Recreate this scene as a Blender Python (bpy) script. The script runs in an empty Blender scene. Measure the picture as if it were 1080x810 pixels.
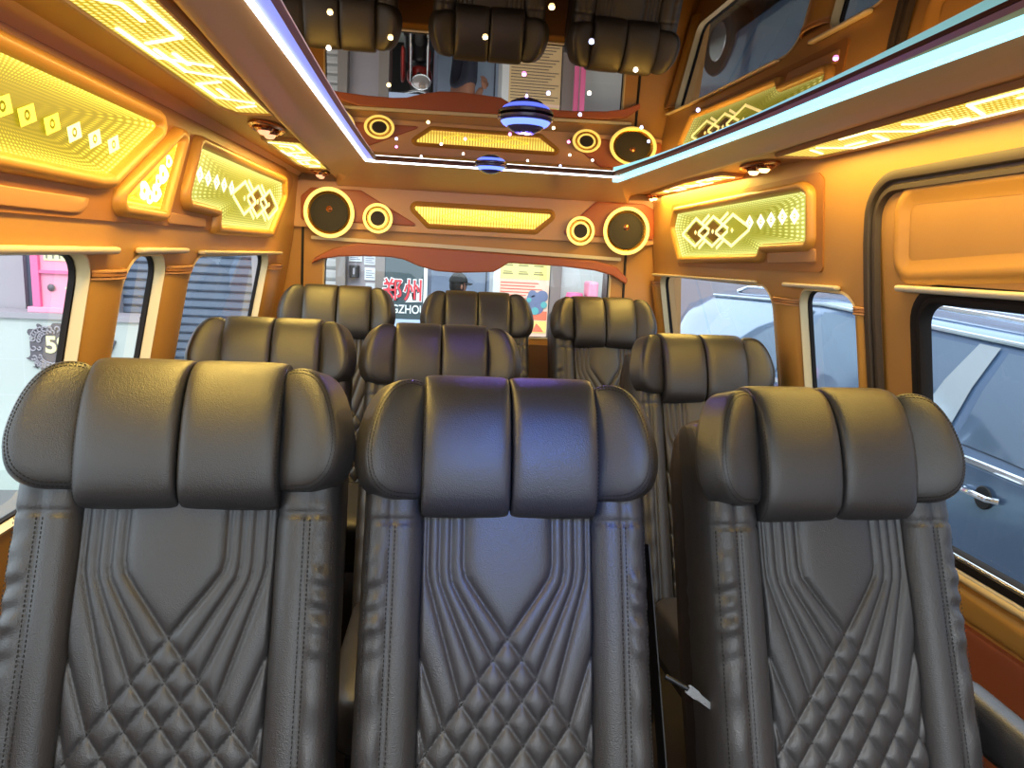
import bpy, bmesh, math, random
import numpy as np
from mathutils import Vector, Matrix
from mathutils.geometry import delaunay_2d_cdt
random.seed(7)
rng = np.random.default_rng(7)
S = bpy.context.scene
COL = S.collection
R = math.radians
PI = math.pi

# ------------------------------------------------------------------ camera
cam = bpy.data.cameras.new('camera')
cam.sensor_fit = 'HORIZONTAL'
cam.sensor_width = 36.0
cam.lens = 36.0 * 750.0 / 1080.0
cam.clip_start = 0.02
cam.clip_end = 200
cam_o = bpy.data.objects.new('camera', cam)
COL.objects.link(cam_o)
yaw, pitch, roll = R(6.87), R(10.31), R(2.98)
fwd = Vector((math.sin(yaw) * math.cos(pitch), math.cos(yaw) * math.cos(pitch), -math.sin(pitch)))
rt = Vector((math.cos(yaw), -math.sin(yaw), 0))
up = rt.cross(fwd)
r2 = math.cos(roll) * rt + math.sin(roll) * up
u2 = -math.sin(roll) * rt + math.cos(roll) * up
M = Matrix(((r2.x, u2.x, -fwd.x), (r2.y, u2.y, -fwd.y), (r2.z, u2.z, -fwd.z))).to_4x4()
M.translation = (0, 0, 1.35)
cam_o.matrix_world = M
S.camera = cam_o

# ------------------------------------------------------------------ world, light, exposure
W = bpy.data.worlds.new('daylight')
S.world = W
W.use_nodes = True
bg = W.node_tree.nodes['Background']
bg.inputs[0].default_value = (0.82, 0.92, 1.0, 1)
bg.inputs[1].default_value = 1.95
sun = bpy.data.lights.new('sun', 'SUN')
sun.energy = 1.2
sun.angle = R(20)
sun.color = (1.0, 0.96, 0.9)
sun_o = bpy.data.objects.new('sun', sun)
sun_o.rotation_euler = (R(48), 0, R(-12))
COL.objects.link(sun_o)
S.view_settings.view_transform = 'Standard'
S.view_settings.look = 'None'
S.view_settings.gamma = 1.0
S.view_settings.exposure = 0.70
S.view_settings.use_curve_mapping = False
try:
    S.cycles.use_denoising = True
    S.cycles.max_bounces = 10
    S.cycles.transparent_max_bounces = 16
    S.cycles.sample_clamp_indirect = 6.0
    S.cycles.caustics_reflective = False
    S.cycles.caustics_refractive = False
except Exception:
    pass

# ------------------------------------------------------------------ materials
MATS = {}


def newmat(name):
    m = bpy.data.materials.new(name)
    m.use_nodes = True
    MATS[name] = m
    nt = m.node_tree
    return m, nt, nt.nodes['Principled BSDF']


def P(name, col, rough=0.5, metal=0.0, bump=None, strength=0.15, var=0.0, coat=0.0, spec=None, dist=0.001):
    m, nt, b = newmat(name)
    b.inputs['Base Color'].default_value = (*col, 1)
    b.inputs['Roughness'].default_value = rough
    b.inputs['Metallic'].default_value = metal
    if coat:
        b.inputs['Coat Weight'].default_value = coat
        b.inputs['Coat Roughness'].default_value = 0.05
    if spec is not None:
        b.inputs['Specular IOR Level'].default_value = spec
    if bump or var:
        tc = nt.nodes.new('ShaderNodeTexCoord')
    if bump:
        n = nt.nodes.new('ShaderNodeTexVoronoi')
        n.inputs['Scale'].default_value = bump
        n2 = nt.nodes.new('ShaderNodeTexNoise')
        n2.inputs['Scale'].default_value = bump * 0.4
        n2.inputs['Detail'].default_value = 3
        mx = nt.nodes.new('ShaderNodeMath')
        mx.operation = 'ADD'
        bp = nt.nodes.new('ShaderNodeBump')
        bp.inputs['Strength'].default_value = strength
        bp.inputs['Distance'].default_value = dist
        nt.links.new(tc.outputs['Object'], n.inputs['Vector'])
        nt.links.new(tc.outputs['Object'], n2.inputs['Vector'])
        nt.links.new(n.outputs['Distance'], mx.inputs[0])
        nt.links.new(n2.outputs['Fac'], mx.inputs[1])
        nt.links.new(mx.outputs[0], bp.inputs['Height'])
        nt.links.new(bp.outputs[0], b.inputs['Normal'])
    if var:
        n = nt.nodes.new('ShaderNodeTexNoise')
        n.inputs['Scale'].default_value = 9
        n.inputs['Detail'].default_value = 4
        cr = nt.nodes.new('ShaderNodeValToRGB')
        cr.color_ramp.elements[0].color = (*[c * (1 - var) for c in col], 1)
        cr.color_ramp.elements[1].color = (*[min(1, c * (1 + var)) for c in col], 1)
        nt.links.new(tc.outputs['Object'], n.inputs['Vector'])
        nt.links.new(n.outputs['Fac'], cr.inputs[0])
        nt.links.new(cr.outputs[0], b.inputs['Base Color'])
    return m


def E(name, col, strength, base=None):
    m, nt, b = newmat(name)
    b.inputs['Base Color'].default_value = (*(base or col), 1)
    b.inputs['Emission Color'].default_value = (*col, 1)
    b.inputs['Emission Strength'].default_value = strength
    b.inputs['Roughness'].default_value = 0.4
    return m


def led_mirror(name, dim, bright, s_dim, s_hi, rows=9.0):
    """infinity-mirror lamp: rows of LED dots following the outline (U along it, V inward)"""
    m, nt, b = newmat(name)
    L = nt.links.new
    N = nt.nodes.new

    def math_(op, a, c=None):
        n = N('ShaderNodeMath')
        n.operation = op
        for i, v in enumerate((a, c)):
            if v is None:
                continue
            if isinstance(v, (int, float)):
                n.inputs[i].default_value = v
            else:
                L(v, n.inputs[i])
        return n.outputs[0]
    uv = N('ShaderNodeUVMap')
    uv.uv_map = 'UVMap'
    sp = N('ShaderNodeSeparateXYZ')
    L(uv.outputs[0], sp.inputs[0])
    U, V = sp.outputs[0], sp.outputs[1]

    def wave(x, k, pw):
        c = math_('COSINE', math_('MULTIPLY', x, 2 * PI * k))
        return math_('POWER', math_('ADD', math_('MULTIPLY', c, 0.5), 0.5), pw)
    du = wave(U, 1.0, 1.5)
    dv = wave(math_('POWER', V, 0.75), rows, 1.2)
    fade = math_('POWER', math_('SUBTRACT', 1.0, V), 1.8)
    dots = math_('MULTIPLY', math_('MULTIPLY', du, dv), fade)
    rim = math_('POWER', math_('SUBTRACT', 1.0, V), 5.0)
    tot = math_('ADD', dots, math_('MULTIPLY', rim, 0.35))
    cl = N('ShaderNodeClamp')
    L(tot, cl.inputs[0])
    mix = N('ShaderNodeMix')
    mix.data_type = 'RGBA'
    L(cl.outputs[0], mix.inputs[0])
    mix.inputs[6].default_value = (*dim, 1)
    mix.inputs[7].default_value = (*bright, 1)
    L(mix.outputs[2], b.inputs['Emission Color'])
    L(math_('ADD', math_('MULTIPLY', tot, s_hi), s_dim), b.inputs['Emission Strength'])
    b.inputs['Base Color'].default_value = (0.06, 0.055, 0.01, 1)
    b.inputs['Roughness'].default_value = 0.5
    return m


def led_grid(name, dim, bright, s_dim, s_hi, pu, pv, pwu=1.0, pwv=1.0):
    """lamp lens moulded in rows of small ribs; UV in metres"""
    m, nt, b = newmat(name)
    L = nt.links.new
    N = nt.nodes.new
    uv = N('ShaderNodeUVMap')
    uv.uv_map = 'UVMap'
    sp = N('ShaderNodeSeparateXYZ')
    L(uv.outputs[0], sp.inputs[0])

    def m2(op, a, c):
        n = N('ShaderNodeMath')
        n.operation = op
        for i, v in enumerate((a, c)):
            if isinstance(v, (int, float)):
                n.inputs[i].default_value = v
            else:
                L(v, n.inputs[i])
        return n.outputs[0]

    def wave(x, p, pw):
        c = m2('COSINE', m2('MULTIPLY', x, 2 * PI / p), 0)
        return m2('POWER', m2('ADD', m2('MULTIPLY', c, 0.5), 0.5), pw)
    d = m2('MULTIPLY', wave(sp.outputs[0], pu, pwu), wave(sp.outputs[1], pv, pwv))
    mix = N('ShaderNodeMix')
    mix.data_type = 'RGBA'
    L(d, mix.inputs[0])
    mix.inputs[6].default_value = (*dim, 1)
    mix.inputs[7].default_value = (*bright, 1)
    L(mix.outputs[2], b.inputs['Emission Color'])
    L(m2('ADD', m2('MULTIPLY', d, s_hi), s_dim), b.inputs['Emission Strength'])
    b.inputs['Base Color'].default_value = (0.5, 0.45, 0.1, 1)
    return m


def glass(name, tint, refl=0.05):
    m, nt, b = newmat(name)
    nt.nodes.remove(b)
    out = nt.nodes['Material Output']
    tr = nt.nodes.new('ShaderNodeBsdfTransparent')
    tr.inputs[0].default_value = (*tint, 1)
    gl = nt.nodes.new('ShaderNodeBsdfGlossy')
    gl.inputs['Roughness'].default_value = 0.02
    fr = nt.nodes.new('ShaderNodeLayerWeight')
    fr.inputs[0].default_value = 0.5
    pw = nt.nodes.new('ShaderNodeMath')
    pw.operation = 'POWER'
    pw.inputs[1].default_value = 5.0
    nt.links.new(fr.outputs['Facing'], pw.inputs[0])
    sc = nt.nodes.new('ShaderNodeMath')
    sc.operation = 'MULTIPLY_ADD'
    sc.inputs[1].default_value = 0.9
    sc.inputs[2].default_value = refl
    nt.links.new(pw.outputs[0], sc.inputs[0])
    mx = nt.nodes.new('ShaderNodeMixShader')
    nt.links.new(sc.outputs[0], mx.inputs[0])
    nt.links.new(tr.outputs[0], mx.inputs[1])
    nt.links.new(gl.outputs[0], mx.inputs[2])
    nt.links.new(mx.outputs[0], out.inputs[0])
    return m


P('leather', (0.038, 0.036, 0.038), 0.36, bump=620, strength=0.42, dist=0.0008, spec=0.75)
P('leather_side', (0.030, 0.020, 0.018), 0.48, bump=700, strength=0.25, dist=0.0006)
P('thread', (0.012, 0.011, 0.011), 0.7)
P('thread_pale', (0.10, 0.085, 0.075), 0.6)
P('tan', (0.49, 0.255, 0.070), 0.42, bump=500, strength=0.15, dist=0.0006, var=0.05)
P('tan_dark', (0.36, 0.150, 0.036), 0.45, bump=500, strength=0.15, dist=0.0006)
P('tan_pad', (0.52, 0.265, 0.058), 0.38, bump=500, strength=0.12, dist=0.0006)
P('tan_plate', (0.50, 0.25, 0.095), 0.5, bump=500, strength=0.12, dist=0.0006)
P('bulkhead', (0.72, 0.42, 0.22), 0.45, bump=500, strength=0.12, dist=0.0006)
P('redbrown', (0.40, 0.11, 0.045), 0.4, bump=500, strength=0.12, dist=0.0006)
P('cream', (0.70, 0.53, 0.27), 0.35)
P('rail', (0.74, 0.64, 0.45), 0.35)
P('rubber', (0.014, 0.010, 0.008), 0.7, spec=0.25)
P('seal', (0.060, 0.042, 0.028), 0.55)
P('tailgate_lining', (0.15, 0.075, 0.032), 0.5, bump=500, strength=0.12, dist=0.0006)
P('black', (0.008, 0.007, 0.007), 0.5)
P('carpet', (0.035, 0.028, 0.024), 0.9, bump=300, strength=0.5)
P('steel', (0.75, 0.75, 0.76), 0.22, metal=1)
P('dark_metal', (0.05, 0.05, 0.055), 0.4, metal=0.8)
P('shell', (0.55, 0.56, 0.58), 0.3, coat=0.5)
P('mirror', (0.23, 0.145, 0.09), 0.012, metal=1.0)
P('mirror_trim', (0.34, 0.15, 0.085), 0.5)
glass('pane', (0.84, 0.89, 0.92))
glass('pane_blue', (0.80, 0.90, 1.0))
led_mirror('led_amber', (0.62, 0.47, 0.0), (1.0, 0.78, 0.12), 0.26, 1.7, rows=15)
led_mirror('led_lime', (0.50, 0.50, 0.03), (0.95, 0.97, 0.36), 0.40, 0.85, rows=14)
led_mirror('led_gold', (0.95, 0.50, 0.0), (1.0, 0.75, 0.12), 0.7, 2.4, rows=5)
led_grid('led_cove', (0.78, 0.56, 0.01), (1.0, 0.90, 0.30), 0.32, 0.85, 0.0125, 0.0125)
led_grid('led_rear', (0.80, 0.42, 0.0), (1.0, 0.80, 0.16), 0.38, 1.0, 0.0125, 0.09, 0.6, 0.1)
E('motif', (1.0, 0.92, 0.42), 0.72)
E('motif_amber', (0.90, 0.80, 0.08), 0.62)
E('motif_white', (1.0, 0.96, 0.66), 0.95)
P('motif_dark', (0.10, 0.06, 0.01), 0.3)
E('led_white', (0.88, 0.95, 1.0), 3.0)
E('led_cyan', (0.30, 0.78, 0.95), 1.15)
E('glow_violet', (0.26, 0.32, 1.0), 0.62, (0.04, 0.04, 0.10))  # strip light falling in the channel, put in as violet emission
E('ring_light', (1.0, 0.72, 0.17), 0.9)
P('ring_gold', (0.75, 0.42, 0.08), 0.25, metal=0.8)
P('cone', (0.20, 0.18, 0.09), 0.6)
P('mesh_black', (0.015, 0.012, 0.010), 0.6)
E('bulb', (1.0, 0.62, 0.22), 3.5)
E('bulb_soft', (1.0, 0.42, 0.22), 0.9)
P('copper', (0.62, 0.27, 0.13), 0.2, metal=0.9)
E('blue_led', (0.10, 0.16, 1.0), 2.2)
P('blue_dome', (0.10, 0.08, 0.22), 0.15, coat=0.6)
E('star_white', (1.0, 0.95, 0.85), 4.0)
E('star_warm', (1.0, 0.78, 0.35), 4.0)
E('star_blue', (0.45, 0.55, 1.0), 4.0)
E('star_pink', (1.0, 0.25, 0.75), 4.0)
# outside
P('asphalt', (0.18, 0.18, 0.18), 0.85, bump=60, strength=0.4)
P('walk', (0.48, 0.56, 0.51), 0.6)
P('concrete', (0.30, 0.27, 0.25), 0.8, bump=60, strength=0.2)
P('grey_col', (0.22, 0.19, 0.17), 0.7)
P('grey_pale', (0.36, 0.33, 0.36), 0.7)
P('slate', (0.10, 0.12, 0.17), 0.6)
P('shutter_blue', (0.15, 0.19, 0.26), 0.45, metal=0.2)
P('shutter_brown', (0.28, 0.21, 0.20), 0.5, metal=0.1)
P('shutter_white', (0.45, 0.45, 0.44), 0.5)
P('white', (0.68, 0.70, 0.70), 0.5)
P('paleblue', (0.46, 0.57, 0.78), 0.5)
P('pink', (0.86, 0.17, 0.36), 0.5)
P('pink_pale', (0.90, 0.35, 0.48), 0.5)
P('yellow_cream', (0.90, 0.85, 0.45), 0.5)
P('plaque', (0.13, 0.115, 0.13), 0.5, metal=0.2)
P('sign_teal', (0.055, 0.085, 0.095), 0.5)
P('sign_red', (0.75, 0.06, 0.08), 0.5)
P('sign_white', (0.85, 0.9, 0.9), 0.5)
P('poster_yellow', (0.86, 0.76, 0.22), 0.6)
P('poster_peach', (0.88, 0.62, 0.46), 0.6)
P('poster_tan', (0.72, 0.52, 0.26), 0.6)
P('ink_green', (0.25, 0.22, 0.06), 0.6)
P('ink_red', (0.80, 0.14, 0.10), 0.6)
P('ink_dark', (0.06, 0.05, 0.06), 0.6)
P('orange_red', (0.85, 0.20, 0.10), 0.6)
P('teal', (0.12, 0.42, 0.42), 0.5)
P('bluegrey', (0.16, 0.20, 0.32), 0.5)
P('dark_shop', (0.03, 0.03, 0.03), 0.7)
P('bike_red', (0.50, 0.03, 0.02), 0.3, coat=0.6)
P('chrome', (0.85, 0.86, 0.88), 0.12, metal=1)
P('lens', (0.55, 0.50, 0.48), 0.08, metal=0.6)
P('tyre', (0.02, 0.02, 0.02), 0.8)
P('car_paint', (0.11, 0.18, 0.30), 0.16, metal=0.35, coat=1.0)
P('car_glass', (0.17, 0.24, 0.34), 0.05, metal=0.4, coat=1.0)
P('car_light', (0.55, 0.62, 0.66), 0.2, metal=0.6, coat=0.5)
P('skin', (0.42, 0.20, 0.13), 0.5)
P('cap', (0.035, 0.035, 0.032), 0.8)
P('hair', (0.015, 0.012, 0.010), 0.7)
P('shirt', (0.10, 0.045, 0.03), 0.8)
P('trousers', (0.03, 0.035, 0.06), 0.8)

# white tiles with thin joints
m, nt, b = newmat('tiles')
tc = nt.nodes.new('ShaderNodeTexCoord')
mp = nt.nodes.new('ShaderNodeMapping')
mp.inputs['Rotation'].default_value = (R(90), 0, 0)
br = nt.nodes.new('ShaderNodeTexBrick')
br.offset = 0
br.inputs['Color1'].default_value = (0.52, 0.56, 0.53, 1)
br.inputs['Color2'].default_value = (0.50, 0.54, 0.51, 1)
br.inputs['Mortar'].default_value = (0.55, 0.58, 0.56, 1)
br.inputs['Scale'].default_value = 1.0
br.inputs['Mortar Size'].default_value = 0.004
br.inputs['Brick Width'].default_value = 0.33
br.inputs['Row Height'].default_value = 0.30
nt.links.new(tc.outputs['Object'], mp.inputs[0])
nt.links.new(mp.outputs[0], br.inputs[0])
nt.links.new(br.outputs[0], b.inputs['Base Color'])
b.inputs['Roughness'].default_value = 0.25


# ------------------------------------------------------------------ object helpers
def link(name, me, mat=None, parent=None, smooth=False, autosmooth=None):
    if mat is not None:
        me.materials.clear()
        for q in (mat if isinstance(mat, (list, tuple)) else [mat]):
            me.materials.append(MATS[q])
    if smooth:
        me.polygons.foreach_set('use_smooth', [True] * len(me.polygons))
        if autosmooth:
            try:
                me.set_sharp_from_angle(angle=R(autosmooth))
            except Exception:
                pass
    o = bpy.data.objects.new(name, me)
    COL.objects.link(o)
    if parent is not None:
        o.parent = parent
    return o


def pymesh(name, v, f, mat=None, parent=None, smooth=False, autosmooth=None, uv=None):
    me = bpy.data.meshes.new(name)
    me.from_pydata([tuple(map(float, p)) for p in v], [], [tuple(map(int, q)) for q in f])
    if uv is not None:
        lay = me.uv_layers.new(name='UVMap')
        idx = np.zeros(len(me.loops), dtype=np.int32)
        me.loops.foreach_get('vertex_index', idx)
        lay.data.foreach_set('uv', np.asarray(uv, dtype=np.float32)[idx].ravel())
    me.validate()
    me.update()
    return link(name, me, mat, parent, smooth, autosmooth)


def thing(name, label, cat, loc=(0, 0, 0), group=None):
    o = bpy.data.objects.new(name, None)
    o.empty_display_size = 0.05
    COL.objects.link(o)
    o.location = loc
    return tag(o, label, cat, group)


def tag(o, label, cat, group=None):
    o['label'] = label
    o['category'] = cat
    if group:
        o['group'] = group
    return o


def struct(o):
    o['kind'] = 'structure'
    return o


class MB:
    """collects vertices and faces of one mesh"""

    def __init__(s):
        s.v, s.f = [], []

    def add(s, v, f):
        n = len(s.v)
        s.v += [tuple(p) for p in v]
        s.f += [tuple(i + n for i in q) for q in f]
        return s

    def box(s, lo, hi, bev=0.0):
        if bev <= 0:
            x0, y0, z0 = lo
            x1, y1, z1 = hi
            v = [(x0, y0, z0), (x1, y0, z0), (x1, y1, z0), (x0, y1, z0), (x0, y0, z1), (x1, y0, z1), (x1, y1, z1), (x0, y1, z1)]
            return s.add(v, [(0, 3, 2, 1), (4, 5, 6, 7), (0, 1, 5, 4), (1, 2, 6, 5), (2, 3, 7, 6), (3, 0, 4, 7)])
        bm = bmesh.new()
        bmesh.ops.create_cube(bm, size=1)
        for q in bm.verts:
            q.co = Vector([(a + c) / 2 + k * (c - a) for a, c, k in zip(lo, hi, q.co)])
        bmesh.ops.bevel(bm, geom=bm.edges[:], offset=bev, segments=2, affect='EDGES', profile=0.5)
        bm.verts.index_update()
        s.add([tuple(q.co) for q in bm.verts], [[w.index for w in q.verts] for q in bm.faces])
        bm.free()
        return s

    def tube(s, pts, r, n=10, closed=False, cap=True):
        pts = [Vector(p) for p in pts]
        m_ = len(pts)
        rr = r if isinstance(r, (list, tuple)) else [r] * m_
        rings = []
        ref = None
        for i in range(m_):
            if closed:
                t = pts[(i + 1) % m_] - pts[i - 1]
            else:
                t = pts[min(i + 1, m_ - 1)] - pts[max(i - 1, 0)]
            t.normalize()
            if ref is None:
                ref = Vector((0, 0, 1)) if abs(t.z) < 0.9 else Vector((1, 0, 0))
            a = (ref - t * ref.dot(t)).normalized()
            ref = a
            c = t.cross(a)
            rings.append([pts[i] + (a * math.cos(2 * PI * k / n) + c * math.sin(2 * PI * k / n)) * rr[i] for k in range(n)])
        v = [p for q in rings for p in q]
        f = []
        for i in range(m_ if closed else m_ - 1):
            j = (i + 1) % m_
            for k in range(n):
                f.append((i * n + k, i * n + (k + 1) % n, j * n + (k + 1) % n, j * n + k))
        if cap and not closed:
            f.append(tuple(range(n))[::-1])
            f.append(tuple(range((m_ - 1) * n, m_ * n)))
        return s.add(v, f)

    def lathe(s, prof, o=(0, 0, 0), ax='z', n=32):
        """prof: (radius, height) pairs"""
        v, f = [], []
        for (r, h) in prof:
            for k in range(n):
                a = 2 * PI * k / n
                p = {'z': (r * math.cos(a), r * math.sin(a), h), 'y': (r * math.cos(a), h, r * math.sin(a)), 'x': (h, r * math.cos(a), r * math.sin(a))}[ax]
                v.append((o[0] + p[0], o[1] + p[1], o[2] + p[2]))
        for i in range(len(prof) - 1):
            for k in range(n):
                f.append((i * n + k, i * n + (k + 1) % n, (i + 1) * n + (k + 1) % n, (i + 1) * n + k))
        if prof[0][0] > 1e-6:
            f.append(tuple(range(n))[::-1])
        if prof[-1][0] > 1e-6:
            f.append(tuple(range((len(prof) - 1) * n, len(prof) * n)))
        return s.add(v, f)

    def prism(s, poly, fmap, h0, h1):
        """poly in 2D, fmap(u, v, h) -> 3D; ears filled by CDT so concave outlines work"""
        n = len(poly)
        tri = cdt(poly)[1] if n > 4 else [tuple(range(n))]
        v = [fmap(a, c, h0) for a, c in poly] + [fmap(a, c, h1) for a, c in poly]
        f = [tuple(t)[::-1] for t in tri] + [tuple(i + n for i in t) for t in tri]
        f += [(i, (i + 1) % n, n + (i + 1) % n, n + i) for i in range(n)]
        return s.add(v, f)

    def build(s, name, mat, parent=None, smooth=False, autosmooth=40):
        me = bpy.data.meshes.new(name)
        me.from_pydata([tuple(map(float, p)) for p in s.v], [], s.f)
        me.validate()
        bm = bmesh.new()
        bm.from_mesh(me)
        bmesh.ops.recalc_face_normals(bm, faces=bm.faces[:])
        bm.to_mesh(me)
        bm.free()
        me.update()
        return link(name, me, mat, parent, smooth, autosmooth if smooth else None)


def area2(p):
    return 0.5 * sum(p[i][0] * p[(i + 1) % len(p)][1] - p[(i + 1) % len(p)][0] * p[i][1] for i in range(len(p)))


def ccw(p):
    return list(p) if area2(p) > 0 else list(p)[::-1]


def inside(pt, poly):
    x, y = pt
    c = False
    n = len(poly)
    for i in range(n):
        x0, y0 = poly[i]
        x1, y1 = poly[(i + 1) % n]
        if (y0 > y) != (y1 > y) and x < (x1 - x0) * (y - y0) / (y1 - y0) + x0:
            c = not c
    return c


def cdt(outer, holes=(), step=None):
    pts = [Vector(p) for p in outer]
    edges = [(i, (i + 1) % len(outer)) for i in range(len(outer))]
    for h in holes:
        b_ = len(pts)
        pts += [Vector(p) for p in h]
        edges += [(b_ + i, b_ + (i + 1) % len(h)) for i in range(len(h))]
    if step:
        xs = [p[0] for p in outer]
        ys = [p[1] for p in outer]
        for gx in np.arange(min(xs) + step / 2, max(xs), step):
            for gy in np.arange(min(ys) + step / 2, max(ys), step):
                if inside((gx, gy), outer) and not any(inside((gx, gy), h) for h in holes):
                    pts.append(Vector((gx, gy)))
    v, e, f, *_ = delaunay_2d_cdt(pts, edges, [], 0, 1e-6)
    out = []
    for t in f:
        c = (sum(v[i].x for i in t) / len(t), sum(v[i].y for i in t) / len(t))
        if inside(c, outer) and not any(inside(c, h) for h in holes):
            out.append(tuple(t))
    return [tuple(p) for p in v], out


def fillet(poly, r, n=6):
    """round the corners; r may be a list; keeps n+1 points per corner"""
    poly = ccw(poly)
    k = len(poly)
    out = []
    for i in range(k):
        p0, p1, p2 = Vector(poly[i - 1]), Vector(poly[i]), Vector(poly[(i + 1) % k])
        a, c = (p0 - p1), (p2 - p1)
        la, lc = a.length, c.length
        a.normalize()
        c.normalize()
        ri = r[i] if isinstance(r, (list, tuple)) else r
        ang = math.acos(max(-1, min(1, a.dot(c))))
        if ang > PI - 0.02:
            out += [tuple(p1)] * 1 + [tuple(p1 + c * 1e-4 * j) for j in range(1, n + 1)]
            continue
        t = min(ri / math.tan(ang / 2), 0.48 * la, 0.48 * lc)
        rr = t * math.tan(ang / 2)
        bis = (a + c).normalized()
        cen = p1 + bis * (rr / math.sin(ang / 2))
        s0 = p1 + a * t - cen
        s1 = p1 + c * t - cen
        a0 = math.atan2(s0.y, s0.x)
        d = math.atan2(s1.y, s1.x) - a0
        while d > PI:
            d -= 2 * PI
        while d < -PI:
            d += 2 * PI
        out += [(cen.x + rr * math.cos(a0 + d * j / n), cen.y + rr * math.sin(a0 + d * j / n)) for j in range(n + 1)]
    return out


def offset(poly, d):
    poly = ccw(poly)
    k = len(poly)
    out = []
    for i in range(k):
        p0, p1, p2 = Vector(poly[i - 1]), Vector(poly[i]), Vector(poly[(i + 1) % k])
        e0, e1 = (p1 - p0).normalized(), (p2 - p1).normalized()
        n0, n1 = Vector((e0.y, -e0.x)), Vector((e1.y, -e1.x))
        b_ = n0 + n1
        b_ = b_ / max(b_.length_squared, 0.25) * 2
        out.append(tuple(p1 + b_ * d))
    return out


def resample(poly, n):
    p = np.array(list(poly) + [poly[0]], float)
    d = np.r_[0, np.cumsum(np.linalg.norm(np.diff(p, axis=0), axis=1))]
    t = np.linspace(0, d[-1], n, endpoint=False)
    return np.c_[np.interp(t, d, p[:, 0]), np.interp(t, d, p[:, 1])]


def plane(o, ux, uy):
    o, ux, uy = Vector(o), Vector(ux).normalized(), Vector(uy).normalized()
    n = ux.cross(uy)
    return lambda a, c, h: o + ux * a + uy * c + n * h


def puff(outline, fmap, front, wall, back, n=2.8, rings=9, centre=None, count=64):
    """upholstered pad on a 2D outline: domed front, straight wall, domed back"""
    p = resample(ccw(outline), count)
    c = np.array(centre) if centre is not None else p.mean(0)
    v, f = [fmap(c[0], c[1], front)], []
    prof = []
    for k in range(1, rings + 1):
        th = PI / 2 * k / rings
        prof.append((math.sin(th) ** (2 / n), front * math.cos(th) ** (2 / n)))
    if wall > 0:
        prof.append((1.0, -wall))
    for k in range(rings - 1, 0, -2):
        th = PI / 2 * k / rings
        prof.append((math.sin(th) ** (2 / n), -wall - back * math.cos(th) ** (2 / n)))
    for (r, h) in prof:
        for q in p:
            a = c + (q - c) * r
            v.append(fmap(a[0], a[1], h))
    m_ = count
    for k in range(m_):
        f.append((0, 1 + k, 1 + (k + 1) % m_))
    for i in range(len(prof) - 1):
        for k in range(m_):
            a, b_ = 1 + i * m_ + k, 1 + i * m_ + (k + 1) % m_
            f.append((a, a + m_, b_ + m_, b_))
    v.append(fmap(c[0], c[1], -wall - back))
    e = len(v) - 1
    l0 = 1 + (len(prof) - 1) * m_
    for k in range(m_):
        f.append((e, l0 + (k + 1) % m_, l0 + k))
    return v, f


def ring_frame(inner, fmap, prof, r, nseg=5):
    """padded frame round a polygon: prof = list of (offset outward, height)"""
    inner = ccw(inner)
    k = len(inner)
    conv = []
    for i in range(k):
        a = Vector(inner[i]) - Vector(inner[i - 1])
        c = Vector(inner[(i + 1) % k]) - Vector(inner[i])
        conv.append(a.x * c.y - a.y * c.x > 0)
    loops = []
    for (d, h) in prof:
        q = offset(inner, d)
        rad = [max(0.003, r + d) if cv else max(0.003, r - d) for cv in conv]
        loops.append([fmap(a, c, h) for a, c in fillet(q, rad, nseg)])
    n = len(loops[0])
    v = [p for lp in loops for p in lp]
    f = []
    for i in range(len(loops) - 1):
        for j in range(n):
            f.append((i * n + j, i * n + (j + 1) % n, (i + 1) * n + (j + 1) % n, (i + 1) * n + j))
    return v, f


PAD = [(-0.004, 0.0), (-0.003, 0.012), (0.002, 0.022), (0.009, 0.027), (0.017, 0.026), (0.023, 0.020), (0.026, 0.010), (0.027, 0.0)]


def lamp_face(name, outline, centre, fmap, h, mat, parent, rings=14, pitch=0.014):
    p = resample(ccw(outline), 220)
    per = np.linalg.norm(np.roll(p, -1, 0) - p, axis=1).sum()
    reps = round(per / pitch)
    c = np.array(centre)
    v, f, uv = [], [], []
    m_ = len(p)
    for k in range(rings + 1):
        t = k / rings
        for i in range(m_ + 1):
            a = p[i % m_] + (c - p[i % m_]) * t
            v.append(fmap(a[0], a[1], h))
            uv.append((i / m_ * reps, t))
    w = m_ + 1
    for k in range(rings):
        for i in range(m_):
            f.append((k * w + i, k * w + i + 1, (k + 1) * w + i + 1, (k + 1) * w + i))
    return pymesh(name, v, f, mat, parent, uv=uv)


def strokes(mb, pts, w, fmap, h0, h1):
    """flat raised line of width w along 2D points"""
    for a, c in zip(pts[:-1], pts[1:]):
        a, c = Vector(a), Vector(c)
        t = (c - a).normalized()
        n = Vector((-t.y, t.x)) * (w / 2)
        a2, c2 = a - t * (w * 0.35), c + t * (w * 0.35)
        mb.prism([tuple(a2 + n), tuple(a2 - n), tuple(c2 - n), tuple(c2 + n)], fmap, h0, h1)


def baked(o):
    """evaluate an object's modifiers / text into a plain mesh"""
    dg = bpy.context.evaluated_depsgraph_get()
    dg.update()
    me = bpy.data.meshes.new_from_object(o.evaluated_get(dg))
    return me


def text(name, body, size, mat, parent, origin, depth=0.003, bold=0.0, sx=1.0, align='LEFT'):
    cu = bpy.data.curves.new(name, 'FONT')
    cu.body = body
    cu.size = size
    cu.extrude = depth
    cu.offset = bold
    cu.align_x = align
    tmp = bpy.data.objects.new('tmp', cu)
    COL.objects.link(tmp)
    me = baked(tmp)
    bpy.data.objects.remove(tmp)
    me.transform(Matrix.Diagonal((sx, 1, 1, 1)))
    me.transform(Matrix.Rotation(R(90), 4, 'X'))
    me.transform(Matrix.Translation(origin))
    return link(name, me, mat, parent)


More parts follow.
